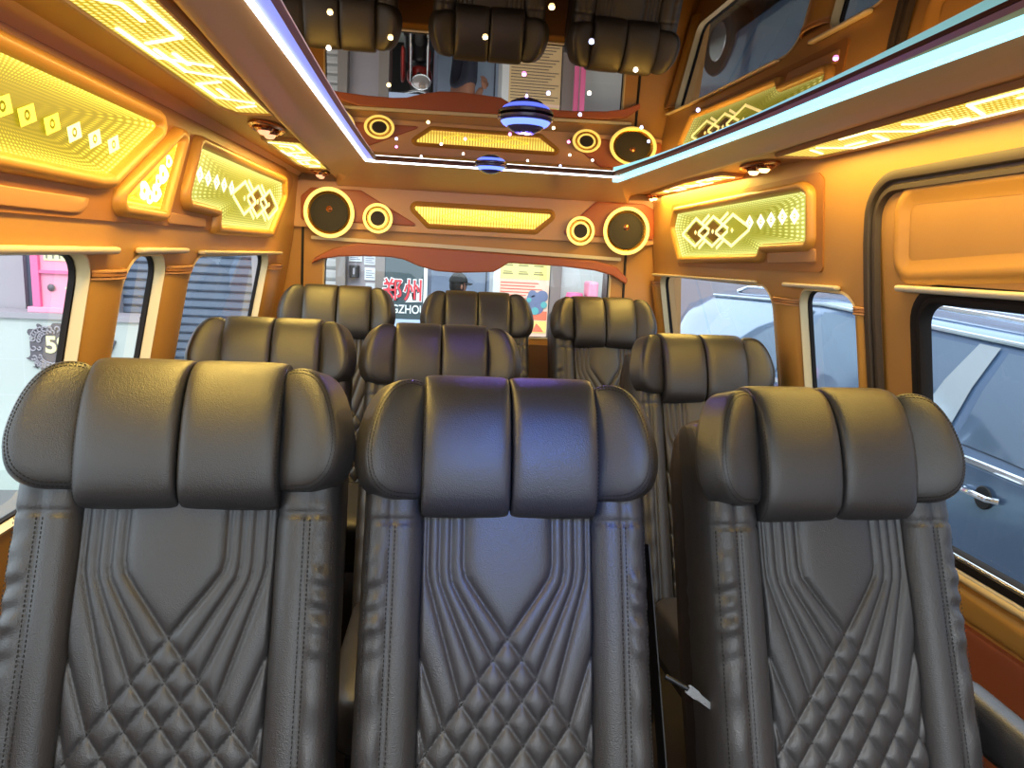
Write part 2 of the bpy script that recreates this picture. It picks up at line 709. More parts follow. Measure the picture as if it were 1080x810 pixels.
def copy_tree(o):
    """a thing with copies of its parts and their sub-parts"""
    c = o.copy()
    COL.objects.link(c)
    for ch in [q for q in o.children]:
        d = copy_tree(ch)
        d.parent = c
    return c


# ------------------------------------------------------------------ the van's inner surfaces
def XL(y, z):
    return -0.665 + 0.015 * (y - 1) + (-0.2 * (1.34 - z) if z < 1.34 else 0.09 * (z - 1.34))


def XR(y, z):
    return 1.11 - 0.02 * (y - 1) + (0.2 * (1.34 - z) if z < 1.34 else -0.1 * (z - 1.34))


WL = lambda y, z, h: (XL(y, z) + h, y, z)
WR = lambda y, z, h: (XR(y, z) - h, y, z)
YB = 3.40      # inner face of the tailgate
ZC = 1.66      # cove ceiling


def wall_with_holes(name, outer, holes, fmap, mat, thick=0.035, step=0.12, parent=None):
    v2, tri = cdt(outer, holes, step)
    n = len(v2)
    v = [fmap(a, c, 0) for a, c in v2] + [fmap(a, c, -thick) for a, c in v2]
    f = [tuple(t) for t in tri] + [tuple(i + n for i in t)[::-1] for t in tri]
    mb = MB().add(v, f)
    for lp in [outer] + list(holes):
        k = len(lp)
        vv = [fmap(a, c, 0) for a, c in lp] + [fmap(a, c, -thick) for a, c in lp]
        mb.add(vv, [(i, (i + 1) % k, k + (i + 1) % k, k + i) for i in range(k)])
    return mb.build(name, mat, parent, smooth=True, autosmooth=25)


def rect(y0, z0, y1, z1):
    return [(y0, z0), (y1, z0), (y1, z1), (y0, z1)]


HL1 = fillet(rect(0.45, 0.80, 1.505, 1.312), 0.06, 8)
HL2 = fillet(rect(1.655, 0.82, 1.892, 1.306), [0.05, 0.05, 0.055, 0.085], 8)
HL3 = fillet(rect(2.070, 0.84, 2.965, 1.302), [0.05, 0.05, 0.055, 0.09], 8)
HR5 = fillet(rect(2.205, 0.84, 3.300, 1.292), [0.05, 0.05, 0.06, 0.08], 8)
HR6 = fillet(rect(1.750, 0.82, 2.040, 1.294), [0.05, 0.05, 0.05, 0.075], 8)
HRD = fillet(rect(0.45, 0.705, 1.550, 1.306), 0.065, 8)

struct(wall_with_holes('wall_left', rect(0.2, 0.0, YB + 0.02, ZC + 0.05), [HL1, HL2, HL3], WL, 'tan'))
struct(wall_with_holes('wall_right', [(1.69, 0.0), (YB + 0.02, 0.0), (YB + 0.02, ZC + 0.05), (0.2, ZC + 0.05), (0.2, 1.565), (1.55, 1.565), (1.63, 1.55), (1.675, 1.51), (1.69, 1.45)],
                       [HR5, HR6], WR, 'tan'))


def window(idx, hole, fmap, jamb, pane='pane', depth=0.022, inset=0.006, jamb_mat='cream'):
    w = thing('window_%d' % idx, '', '')
    del w['label'], w['category']
    struct(w)
    k = len(hole)
    # trim ring lining the opening, a little proud of the wall
    mb = MB()
    big = offset(hole, 0.004)
    small = offset(hole, -0.003)
    loops = [(big, 0.003), (small, 0.005), (small, -depth)]
    v = [fmap(a, c, h) for lp, h in loops for a, c in lp]
    f = [(i * k + j, i * k + (j + 1) % k, (i + 1) * k + (j + 1) % k, (i + 1) * k + j) for i in range(2) for j in range(k)]
    mb.add(v, f)
    mb.build('window_frame', jamb_mat, w, smooth=True, autosmooth=40)
    inner = offset(hole, -inset)
    loops = [(small, -depth + 0.002), (small, -depth), (inner, -depth), (inner, -depth - 0.012), (small, -depth - 0.012)]
    v = [fmap(a, c, h) for lp, h in loops for a, c in lp]
    f = [(i * k + j, i * k + (j + 1) % k, (i + 1) * k + (j + 1) % k, (i + 1) * k + j) for i in range(4) for j in range(k)]
    MB().add(v, f).build('rubber_seal', 'rubber', w, smooth=True, autosmooth=40)
    v2, tri = cdt(offset(hole, -inset + 0.002))
    v = [fmap(a, c, -depth - 0.006) for a, c in v2]
    pymesh('pane', v, tri, pane, w)
    return w


window(1, HL1, WL, 'cream')
window(2, HL2, WL, 'cream')
window(3, HL3, WL, 'cream')
window(4, HR5, WR, 'cream', 'pane_blue')
window(5, HR6, WR, 'cream', 'pane_blue')

# front part of the cabin, out of the picture: side walls with windows, dash bulkhead under an open windscreen
HFL = fillet([(-1.0, 0.84), (0.02, 0.84), (0.02, 1.36), (-0.45, 1.36)], 0.06, 6)
struct(wall_with_holes('wall_front_left', [(-1.4, 0.0), (0.2, 0.0), (0.2, ZC + 0.05), (-0.35, ZC + 0.05), (-1.4, 0.88)], [HFL], WL, 'tan', step=0.3))
struct(wall_with_holes('wall_front_right', [(-1.4, 0.0), (0.2, 0.0), (0.2, ZC + 0.05), (-0.35, ZC + 0.05), (-1.4, 0.88)], [HFL], WR, 'tan', step=0.3))
struct(MB().box((-0.85, -1.45, 0.0), (1.28, -1.40, 0.88)).build('wall_front', 'carpet'))
# floor, roof
o = MB().box((-1.0, -1.45, -0.04), (1.45, YB + 0.05, 0.0)).build('floor', 'carpet')
struct(o)
roof = MB()
roof.prism([(-0.75, -0.35), (1.2, -0.35), (1.2, 3.5), (-0.75, 3.5)], lambda a, c, h: (a, c, h), 1.76, 1.79)
struct(roof.build('ceiling', 'black'))

# coves: flat strips at z = ZC each side, ruled soffits up to the light channel
YF = 0.25


def xi_l(y):
    return float(np.interp(y, [0.2, 1.065, 1.865, 3.40], [-0.30, -0.336, -0.382, -0.436]))


def xi_r(y):
    return float(np.interp(y, [0.2, 1.02, 3.40], [0.835, 0.856, 0.915]))


ys = np.linspace(YF, 3.38, 24)


def ruled(name, fa, fb, mat, ysx=ys, parent=None, nx=4):
    v, f = [], []
    for y in ysx:
        a, c = Vector(fa(y)), Vector(fb(y))
        for j in range(nx + 1):
            v.append(a.lerp(c, j / nx))
    w = nx + 1
    for i in range(len(ysx) - 1):
        for j in range(nx):
            f.append((i * w + j, i * w + j + 1, (i + 1) * w + j + 1, (i + 1) * w + j))
    return MB().add(v, f).build(name, mat, parent, smooth=True)


XLED0, XLED1, YLED, ZLED = -0.262, 0.726, 2.865, 1.677
cove = thing('trim_1', '', '')
del cove['label'], cove['category']
struct(cove)
ruled('cove_panel', lambda y: (XL(y, 1.66) - 0.01, y, 1.640), lambda y: (-0.585, y, ZC), 'bulkhead', parent=cove)
ruled('cove_panel', lambda y: (-0.585, y, ZC), lambda y: (xi_l(y) - 0.012, y, ZC), 'tan_plate', parent=cove)
cove = thing('trim_2', '', '')
del cove['label'], cove['category']
struct(cove)
ruled('cove_panel', lambda y: (XR(y, 1.63) + 0.01, y, 1.628), lambda y: (1.062, y, ZC), 'bulkhead', parent=cove)
ruled('cove_panel', lambda y: (1.062, y, ZC), lambda y: (xi_r(y) + 0.012, y, ZC), 'tan_plate', parent=cove)


def soffit(name, side):
    sg = 1 if side == 'l' else -1
    xi = xi_l if side == 'l' else xi_r
    xo = XLED0 if side == 'l' else XLED1
    v, f = [], []
    prof = [(-0.012, ZC + 0.004, 0), (-0.006, ZC - 0.010, 0), (0.004, ZC - 0.014, 0), (0.016, ZC - 0.010, 0), (0.45, ZC + 0.012, 1), (1.0, ZLED - 0.004, 1), (1.0, ZLED + 0.004, 2), (1.0, 1.735, 2)]
    yy = np.linspace(YF, YLED + 0.004, 24)
    for y in yy:
        for (a, z, kd) in prof:
            x0 = xi(y)
            x = x0 + sg * a if kd == 0 else (x0 + sg * 0.016 + (xo - x0 - sg * 0.016) * a)
            v.append((x, y, z))
    w = len(prof)
    for i in range(len(yy) - 1):
        for j in range(w - 1):
            f.append((i * w + j, i * w + j + 1, (i + 1) * w + j + 1, (i + 1) * w + j))
    # the corner behind the light channel, running back to the tailgate header
    return struct(MB().add(v, f).build(name, 'bulkhead', smooth=True, autosmooth=50))


soffit('trim_3', 'l')
soffit('trim_4', 'r')
# rear soffit between the light channel and the speaker panel
v, f = [], []
rows_ = []
for t in np.linspace(0, 1, 9):
    y = YLED + (3.385 - YLED) * t
    z = ZLED - 0.004 + (1.612 - (ZLED - 0.004)) * t ** 1.35
    a = XLED0 + (xi_l(y) + 0.0 - XLED0) * min(1, t * 1.0 + 0.0)
    c = XLED1 + (xi_r(y) - XLED1) * t
    rows_.append((y, z, a, c))
for (y, z, a, c) in rows_:
    for j in range(9):
        x = a + (c - a) * j / 8
        v.append((x, y, z))
for i in range(8):
    for j in range(8):
        f.append((i * 9 + j, i * 9 + j + 1, (i + 1) * 9 + j + 1, (i + 1) * 9 + j))
# side fillers of the soffit, continuing the profile of the side soffits
PA = [(0.0, ZC - 0.012), (0.06, ZC - 0.010), (0.45, ZC + 0.012), (1.0, ZLED - 0.004)]
for sd in (0, 1):
    b0 = len(v)
    for (y, z, a, c) in rows_:
        x1 = (a, c)[sd]
        x0 = (xi_l(y) - 0.004, xi_r(y) + 0.004)[sd]
        for fr, zp in PA:
            v.append((x0 + (x1 - x0) * fr, y, zp + (z - (ZLED - 0.004)) * fr))
    for i in range(8):
        for j in range(3):
            q = (b0 + i * 4 + j, b0 + i * 4 + j + 1, b0 + (i + 1) * 4 + j + 1, b0 + (i + 1) * 4 + j)
            f.append(q if sd else q[::-1])
struct(MB().add(v, f).build('trim_5', 'bulkhead', smooth=True, autosmooth=50))

# bronze mirror panel with its bevelled edge
ZM = 1.692
def zm(y):
    return 1.668 + 0.014 * (y - 1.85) ** 2


mir = thing('ceiling_mirror', 'large dark bronze mirror panel covering the middle of the ceiling', 'mirror', (0.232, 1.54, ZM))
my = np.linspace(-1.29, 1.288, 90)
v = [(x, y, zm(y + 1.54) - ZM + h) for y in my for x, h in ((-0.446, 0.0), (0.466, 0.0), (0.466, 0.005), (-0.446, 0.005))]
f = [(i * 4 + j, i * 4 + (j + 1) % 4, (i + 1) * 4 + (j + 1) % 4, (i + 1) * 4 + j) for i in range(89) for j in range(4)] + [(0, 3, 2, 1), (356, 357, 358, 359)]
MB().add(v, f).build('mirror_sheet', 'mirror', mir, smooth=True, autosmooth=30)
mb = MB()
a0, a1, b0, b1 = -0.462, 0.4715, -1.29, 1.300
def edge_loop(x0, x1, y1_, h):
    return [(x0, y, zm(y + 1.54) - ZM + h) for y in np.linspace(b0, y1_, 40)] + [(x1, y, zm(y + 1.54) - ZM + h) for y in np.linspace(y1_, b0, 40)]


loops = [edge_loop(-0.448, 0.463, 1.285, -0.0005), edge_loop(a0 + 0.006, a1 - 0.006, b1 - 0.006, -0.009), edge_loop(a0, a1, b1, 0.008)]
v = [p for lp in loops for p in lp]
f = [(i * 80 + j, i * 80 + j + 1, (i + 1) * 80 + j + 1, (i + 1) * 80 + j) for i in range(2) for j in range(79)]
mb.add(v, f).build('mirror_edge', 'mirror_trim', mir)

# LED border of the mirror
led = thing('led_strip', 'long bluish white led light border running around the ceiling mirror', 'light strip', (0.232, 1.54, ZLED))


def ledbox(lo, hi, name, mat):
    MB().box([a - b_ for a, b_ in zip(lo, (0.232, 1.54, ZLED))], [a - b_ for a, b_ in zip(hi, (0.232, 1.54, ZLED))]).build(name, mat, led)


ledbox((-0.262, YF, 1.670), (-0.254, YLED, 1.678), 'light_line', 'led_white')
ledbox((-0.254, YF, 1.676), (-0.231, YLED - 0.012, 1.678), 'channel_glow', 'glow_violet')  # glow of the strip on the channel, added as an emissive band
ledbox((0.7045, YF, 1.653), (0.728, YLED, 1.668), 'light_line', 'led_cyan')
ledbox((-0.252, YLED - 0.012, 1.669), (0.708, YLED, 1.677), 'light_line', 'led_white')
# channel behind the strip
mb = MB()
mb.box((-0.262 - 0.232, YF - 1.54, 0.0265), (-0.224 - 0.232, YLED - 1.54, 0.030)).box((0.700 - 0.232, YF - 1.54, 0.028), (0.726 - 0.232, YLED - 1.54, 0.032)).box((-0.262 - 0.232, YLED - 0.035 - 1.54, 0.028), (0.726 - 0.232, YLED - 1.54, 0.032))
mb.build('channel', 'bulkhead', led)

# ------------------------------------------------------------------ tailgate and rear wall
RW = lambda x, z, h: (x, YB - h, z)
HOLE_R = fillet([(-0.50, 0.955), (0.865, 0.955), (0.86, 1.325), (-0.49, 1.325)], 0.06, 8)
outer = [(-0.90, 0.0), (1.32, 0.0), (1.20, 1.46), (1.14, 1.72), (-0.70, 1.72), (-0.76, 1.46)]
struct(wall_with_holes('wall_rear', outer, [HOLE_R], RW, 'tan', thick=0.035, step=0.15))
window(6, HOLE_R, RW, 'cream', 'pane', depth=0.022)
# dark gap between the body and the tailgate
for i, (xs, zt) in enumerate(((-0.585, 1.46), (0.926, 1.45))):
    sg = -1 if i == 0 else 1
    mb = MB()
    pts = [(xs, YB - 0.004, 1.44), (xs + sg * 0.004, YB - 0.004, 1.2), (xs + sg * 0.012, YB - 0.004, 0.9), (xs + sg * 0.02, YB - 0.004, 0.1)]
    mb.tube(pts, 0.006, 6)
    struct(mb.build('trim_%d' % (6 + i), 'black', smooth=True))
# lower tailgate lining
struct(MB().prism(fillet([(-0.57, 0.06), (0.93, 0.06), (0.90, 0.925), (-0.55, 0.925)], 0.05), RW, 0.002, 0.02).build('trim_8', 'tailgate_lining'))

# speaker header
HD = lambda x, z, h: (x, 3.385 - h, z)
hdr = thing('trim_9', '', '')
del hdr['label'], hdr['category']
struct(hdr)
out = fillet([(-0.640, 1.425), (1.062, 1.425), (1.062, 1.600), (1.03, 1.632), (-0.60, 1.632), (-0.640, 1.600)], 0.02, 5)
v, f = puff(out, HD, 0.012, 0.02, 0.0, n=14, rings=8, count=160)
MB().add(v, f).build('header_panel', 'bulkhead', hdr, smooth=True, autosmooth=40)
HD2 = lambda x, z, h: (x, 3.372 - h, z)
for pts in ([(-0.590, 1.455), (-0.06, 1.455), (-0.10, 1.478), (-0.325, 1.600), (-0.545, 1.600), (-0.590, 1.56)],
            [(0.600, 1.452), (1.050, 1.452), (1.045, 1.59), (0.99, 1.615), (0.76, 1.615), (0.640, 1.50)]):
    q = fillet(pts, 0.012, 4)
    v, f = puff(q, HD2, 0.010, 0.004, 0.0, n=9, rings=7, count=120)
    MB().add(v, f).build('speaker_plinth', 'redbrown', hdr, smooth=True, autosmooth=40)
q = fillet([(-0.125, 1.560), (0.585, 1.560), (0.50, 1.456), (-0.03, 1.456)], 0.01, 4)
MB().add(*ring_frame([(-0.095, 1.545), (0.560, 1.545), (0.475, 1.468), (-0.015, 1.468)], HD2, [(0.0, 0.0), (0.001, 0.010), (0.006, 0.013), (0.014, 0.010), (0.022, 0.0)], 0.008)).build('lamp_surround', 'tan_pad', hdr, smooth=True, autosmooth=50)

lamp = thing('panel_light', 'wide glowing yellow ribbed light panel above the rear window', 'light panel', (0.23, 3.36, 1.507))
pl = [(-0.097, 1.543), (0.557, 1.543), (0.472, 1.471), (-0.018, 1.471)]
v2, tri = cdt(fillet(pl, 0.006, 3), step=0.03)
pymesh('glowing_lens', [(x - 0.23, 3.370 - 3.36, z - 1.507) for x, z in v2], [t[::-1] for t in tri], 'led_rear', lamp, uv=[(x, z) for x, z in v2])
fm = lambda x, z, h: (x - 0.23, 3.368 - 3.36 - h, z - 1.507)
mb = MB()
for k in range(3):
    cx = 0.10 + 0.13 * k
    strokes(mb, [(cx - 0.06, 1.507), (cx, 1.527), (cx + 0.06, 1.507), (cx, 1.487), (cx - 0.06, 1.507)], 0.006, fm, 0, 0.002)
mb.build('diamond_motif', 'motif_amber', lamp)


def speaker(name, label, x, z, r, big):
    t = thing(name, label, 'speaker', (x, 3.350, z), 'round speakers above the rear window')
    n = 48
    ring = MB()
    pts = [(r * math.cos(2 * PI * k / n), -0.016, r * math.sin(2 * PI * k / n)) for k in range(n)]
    ring.tube(pts, 0.0085 if big else 0.0065, 10, closed=True)
    ring.build('light_ring', 'ring_light', t, smooth=True)
    s = 1.0 if big else 0.62
    MB().lathe([(r * 1.02, 0.012), (r * 1.03, -0.010), (r * 0.97, -0.018), (r * 0.86, -0.010), (r * 0.80, -0.004)], ax='y', n=n).build('bezel', 'ring_gold', t, smooth=True)
    if big:
        MB().lathe([(r * 0.80, -0.006), (r * 0.76, -0.010), (r * 0.72, -0.008), (r * 0.55, -0.001), (r * 0.40, 0.004), (r * 0.0, 0.008)], ax='y', n=n).build('cone', 'cone', t, smooth=True)
        MB().lathe([(r * 0.80, -0.010), (r * 0.79, -0.013), (r * 0.73, -0.013), (r * 0.72, -0.008)], ax='y', n=n).build('cone_surround', 'mesh_black', t, smooth=True)
        MB().lathe([(0.0, -0.016), (r * 0.10, -0.014), (r * 0.17, -0.006), (r * 0.2, 0.006)], (0, 0, r * 0.16), 'y', 24).build('dust_cap', 'copper', t, smooth=True)
    else:
        pts = [(r * 0.62 * math.cos(2 * PI * k / n), -0.014, r * 0.62 * math.sin(2 * PI * k / n)) for k in range(n)]
        MB().tube(pts, 0.0045, 8, closed=True).build('inner_light_ring', 'ring_light', t, smooth=True)
        MB().lathe([(r * 0.58, -0.012), (r * 0.40, -0.006), (r * 0.2, -0.004), (0.0, -0.008)], ax='y', n=n).build('dome', 'mesh_black', t, smooth=True)
    return t


speaker('speaker', 'large round speaker with glowing ring, at the left end above the rear window', -0.461, 1.492, 0.103, True)
speaker('speaker', 'small round tweeter with glowing double ring beside the left large speaker', -0.246, 1.479, 0.060, False)
speaker('speaker', 'small round tweeter with glowing double ring beside the right large speaker', 0.686, 1.474, 0.060, False)
speaker('speaker', 'large round speaker with glowing ring, at the right end above the rear window', 0.905, 1.486, 0.103, True)

# cream rail and red-brown valance above the rear window
o = MB().prism(fillet([(-0.545, 1.373), (0.900, 1.345), (0.900, 1.361), (-0.02, 1.381), (-0.545, 1.388)], 0.004, 2), RW, 0.004, 0.028).build('trim_rail', 'rail')
o.name = 'curtain_rail'
tag(o, 'long cream rail across the back above the rear window', 'rail')
val = [(-0.545, 1.262), (-0.500, 1.285), (-0.42, 1.300), (-0.30, 1.308), (-0.19, 1.309), (-0.13, 1.302), (-0.06, 1.275), (0.02, 1.256), (0.12, 1.252), (0.29, 1.264), (0.325, 1.285), (0.36, 1.310), (0.62, 1.306), (0.78, 1.294),
       (0.86, 1.276), (0.935, 1.236), (0.94, 1.262), (0.88, 1.318), (0.78, 1.340), (-0.02, 1.362), (-0.34, 1.366), (-0.45, 1.335), (-0.53, 1.290)]
v, f = [], []
mb = MB()
mb.prism(val, RW, -0.01, 0.030)
q = offset(val, -0.006)
o = mb.build('window_valance', 'redbrown')
bv = o.modifiers.new('bevel', 'BEVEL')
bv.width = 0.006
bv.segments = 2
bv.limit_method = 'ANGLE'
tag(o, 'red brown leather valance with a wavy lower edge over the rear window', 'valance')

# ------------------------------------------------------------------ left wall furniture
# darker backing behind the light panels
rec = fillet([(0.45, 1.372), (3.02, 1.378), (3.28, 1.618), (3.09, 1.650), (0.45, 1.655)], 0.02, 5)
mb = MB()
v2, tri = cdt(rec, step=0.15)
mb.add([WL(a, c, 0.005) for a, c in v2], tri)
k = len(rec)
mb.add([WL(a, c, 0.005) for a, c in rec] + [WL(a, c, -0.002) for a, c in rec], [(i, (i + 1) % k, k + (i + 1) % k, k + i) for i in range(k)])
o = mb.build('trim_10', 'tan_dark')
struct(o)


def local(fmap, loc):
    l = Vector(loc)
    return lambda a, c, h: Vector(fmap(a, c, h)) - l


def diamond(c, w, h, slant=0.0):
    return [(c[0] - w / 2, c[1] - slant), (c[0], c[1] + h / 2), (c[0] + w / 2, c[1] + slant), (c[0], c[1] - h / 2)]


def light_panel(label, inner, centre, fmap, mat, loc, radius=0.012, pitch=0.014, h=0.008):
    t = thing('panel_light', label, 'light panel', loc)
    fm = local(fmap, loc)
    MB().add(*ring_frame(inner, fm, PAD, radius)).build('padded_frame', 'tan_pad', t, smooth=True, autosmooth=60)
    lamp_face('glowing_panel', fillet(inner, radius, 4), centre, fm, h, mat, t, pitch=pitch)
    return t, fm


def motif(t, fm, quad, mat, hole=None, h=0.012):
    mb = MB()
    if hole:
        c, r, n = hole[0], hole[1], 14
        circ = [(c[0] + r * math.cos(2 * PI * i / n), c[1] + r * math.sin(2 * PI * i / n)) for i in range(n)]
        circ_i = [(c[0] + r * .45 * math.cos(2 * PI * i / n), c[1] + r * .45 * math.sin(2 * PI * i / n)) for i in range(n)]
        v2, tri = cdt(ccw(quad), [circ])
        mb.add([fm(a, c_, h) for a, c_ in v2], tri)
        v2, tri = cdt(circ_i)
        mb.add([fm(a, c_, h) for a, c_ in v2], tri)
    else:
        mb.prism(ccw(quad), fm, h - 0.002, h)
    return mb.build('diamond_motif', mat, t)


def lattice(t, fm, c0, dx, hw, hh, w, mat, flip=1):
    """three overlapping diamond outlines with short bars and dots, as in the lamp's etched motif"""
    mb = MB()
    dk = MB()
    cx, cz = c0
    for k in range(3):
        x = cx + flip * dx * k
        z = cz
        strokes(mb, [(x - flip * hw * 0.98, z + hh * 0.15), (x - flip * hw * 0.05, z + hh)], w, fm, 0.010, 0.0125)
        strokes(mb, [(x - flip * hw * 0.05, z + hh), (x + flip * hw, z)], w, fm, 0.010, 0.0125)
        strokes(mb, [(x - flip * hw, z - hh * 0.05), (x - flip * hw * 0.0, z - hh)], w, fm, 0.0125, 0.0145)
        strokes(mb, [(x, z - hh), (x + flip * hw * 1.0, z - hh * 0.12)], w, fm, 0.0125, 0.0145)
        mb.prism(diamond((x, z), w * 1.5, w * 1.6), fm, 0.010, 0.0125)
        if k < 2:
            xx = x + flip * dx / 2
            strokes(mb, [(xx - flip * hw * 0.35, z + hh * 1.12), (xx + flip * hw * 0.15, z + hh * 0.62)], w, fm, 0.010, 0.0125)
            strokes(mb, [(xx - flip * hw * 0.1, z - hh * 0.62), (xx + flip * hw * 0.35, z - hh * 1.12)], w, fm, 0.010, 0.0125)
    for k in range(1, 3):
        x = cx + flip * dx * k
        dk.prism(diamond((x - flip * dx * 0.0, cz), hw * 1.5, hh * 1.5), fm, 0.0085, 0.0092)
    dk.build('dark_field', 'motif_dark', t)
    return mb.build('lattice_motif', mat, t)


# big amber panel
inner = [(0.55, 1.459), (1.478, 1.459), (1.535, 1.464), (1.782, 1.602), (0.55, 1.606)]
t, fm = light_panel('large amber light panel with diamond motifs on the left wall, nearest the front', inner, (1.15, 1.535), WL, 'led_amber', (XL(1.2, 1.53), 1.2, 1.53), radius=0.010)
for i, (y, z) in enumerate([(1.18, 1.526), (1.244, 1.525), (1.317, 1.524), (1.390, 1.522), (1.465, 1.522), (1.542, 1.523)]):
    q = [(y - 0.027, z + 0.004), (y + 0.016, z + 0.021), (y + 0.027, z - 0.004), (y - 0.016, z - 0.021)]
    motif(t, fm, q, 'motif_amber' if i < 3 else 'motif', ((y, z), 0.0085))
# triangle panel
inner = [(1.568, 1.413), (1.806, 1.409), (1.899, 1.585), (1.880, 1.585)]
t, fm = light_panel('small triangular golden light panel between the two larger left wall panels', inner, (1.79, 1.46), WL, 'led_gold', (XL(1.75, 1.45), 1.75, 1.45), radius=0.007, pitch=0.012)
for (y, z, s) in ((1.765, 1.447, 1.0), (1.700, 1.447, 1.0), (1.800, 1.492, 1.05), (1.732, 1.435, 0.75), (1.83, 1.525, 0.7), (1.775, 1.475, 0.7)):
    n = 12
    circ = [(y + 0.028 * s * math.cos(2 * PI * i / n) * (1 + 0.25 * math.cos(3 * 2 * PI * i / n)), z + 0.021 * s * math.sin(2 * PI * i / n)) for i in range(n)]
    mb = MB()
    ci = [(y + 0.007 * math.cos(2 * PI * i / n), z + 0.006 * math.sin(2 * PI * i / n)) for i in range(n)]
    v2, tri = cdt(circ, [ci])
    mb.add([fm(a, c, 0.012) for a, c in v2], tri)
    mb.build('petal_motif', 'motif_white', t)
# rear lime panel
inner = [(2.226, 1.391), (2.880, 1.393), (3.060, 1.535), (3.035, 1.588), (2.660, 1.587), (2.026, 1.590), (1.955, 1.445), (2.231, 1.439)]
t, fm = light_panel('lime light panel with five diamonds and lattice motif, rearmost on the left wall', inner, (2.55, 1.50), WL, 'led_lime', (XL(2.5, 1.5), 2.5, 1.5), radius=0.014)
for (y, z) in [(2.052, 1.517), (2.122, 1.514), (2.198, 1.511), (2.269, 1.509), (2.346, 1.507)]:
    motif(t, fm, diamond((y, z), 0.058, 0.046), 'motif_white', ((y, z), 0.008))
lattice(t, fm, (2.50, 1.487), 0.17, 0.135, 0.052, 0.010, 'motif')
# plain plates below the panels
for nm, pts, lb in (('trim_plate', [(0.55, 1.384), (1.430, 1.383), (1.480, 1.413), (0.55, 1.414)], 'plain tan plate under the large amber light panel'),
                    ('trim_plate', [(1.862, 1.381), (2.142, 1.381), (2.137, 1.404), (1.868, 1.409)], 'plain tan plate under the front end of the lime light panel on the left wall')):
    q = fillet(pts, 0.004, 3)
    v, f = puff(q, WL, 0.010, 0.004, 0, n=12, rings=6, count=80)
    tag(MB().add(v, f).build(nm, 'tan_plate', smooth=True, autosmooth=50), lb, 'trim plate')

# right wall panel
rec = [(1.905, 1.345), (3.03, 1.335), (3.12, 1.600), (1.945, 1.618), (1.915, 1.600)]
rec = fillet(rec, 0.02, 5)
mb = MB()
v2, tri = cdt(rec, step=0.15)
mb.add([WR(a, c, 0.005) for a, c in v2], tri)
k = len(rec)
mb.add([WR(a, c, 0.005) for a, c in rec] + [WR(a, c, -0.002) for a, c in rec], [(i, (i + 1) % k, k + (i + 1) % k, k + i) for i in range(k)])
struct(mb.build('trim_11', 'tan_dark'))
inner = [(1.969, 1.428), (2.247, 1.422), (2.268, 1.391), (2.985, 1.376), (3.068, 1.50), (3.030, 1.560), (2.013, 1.574), (1.975, 1.558)]
t, fm = light_panel('lime light panel with lattice motif and five diamonds on the right wall', inner, (2.5, 1.48), WR, 'led_lime', (XR(2.5, 1.47), 2.5, 1.47), radius=0.014)
for (y, z) in [(2.343, 1.496), (2.263, 1.496), (2.194, 1.499), (2.123, 1.505), (2.051, 1.504)]:
    motif(t, fm, diamond((y, z), 0.058, 0.050), 'motif_white', ((y, z), 0.008))
lattice(t, fm, (2.48, 1.474), 0.17, 0.135, 0.054, 0.010, 'motif', 1)
q = fillet([(1.938, 1.372), (2.219, 1.365), (2.225, 1.402), (1.938, 1.410)], 0.005, 3)
v, f = puff(q, WR, 0.010, 0.004, 0, n=12, rings=6, count=80)
tag(MB().add(v, f).build('trim_plate', 'tan_plate', smooth=True, autosmooth=50), 'plain tan plate under the right wall light panel', 'trim plate')


# rails above the side windows
def rail(label, fmap, y0, y1, z0, z1, hgt, mat='rail', prot=0.022):
    mb = MB()
    L_ = y1 - y0
    ts = [0, 0.001 / L_, 0.003 / L_, 0.007 / L_, 0.012 / L_] + list(np.linspace(0.02 / L_, 1 - 0.02 / L_, 12)) + [1 - 0.012 / L_, 1 - 0.007 / L_, 1 - 0.003 / L_, 1 - 0.001 / L_, 1]
    n = len(ts) - 1
    pts = []
    for t_ in ts:
        y = y0 + (y1 - y0) * t_
        z = z0 + (z1 - z0) * t_
        de = min(t_, 1 - t_) * L_
        e = 0.35 + 0.65 * math.sqrt(max(0.0, 1 - max(0.0, 1 - de / 0.012) ** 2))
        pts.append((y, z, e))
    rings = []
    m_ = 14
    v = []
    for (y, z, e) in pts:
        for k in range(m_):
            a = 2 * PI * k / m_
            ca, sa = math.cos(a), math.sin(a)
            h = prot * 0.5 + prot * 0.55 * e * np.sign(ca) * abs(ca) ** 0.7
            zz = z + hgt / 2 * e * np.sign(sa) * abs(sa) ** 0.7
            v.append(fmap(y, zz, h))
    f = [(i * m_ + k, i * m_ + (k + 1) % m_, (i + 1) * m_ + (k + 1) % m_, (i + 1) * m_ + k) for i in range(n) for k in range(m_)]
    f += [tuple(range(m_)), tuple(range(n * m_, (n + 1) * m_))[::-1]]
    o = MB().add(v, f).build('curtain_rail', mat, smooth=True, autosmooth=60)
    return tag(o, label, 'rail', 'cream rails over the side windows')


rail('cream rail over the front left window, nearest of the left side', WL, 0.5, 1.585, 1.318, 1.316, 0.016)
rail('short cream rail over the narrow left window between two pillars', WL, 1.697, 1.995, 1.316, 1.316, 0.015)
rail('thin cream rail over the rear left window beside the lime panel', WL, 2.116, 3.12, 1.311, 1.306, 0.013)
rail('thin cream rail over the rear right window below the lattice light panel', WR, 2.305, 3.36, 1.301, 1.290, 0.012)
rail('short cream rail over the narrow right window ahead of the dark door seal', WR, 1.822, 2.112, 1.305, 1.302, 0.014)


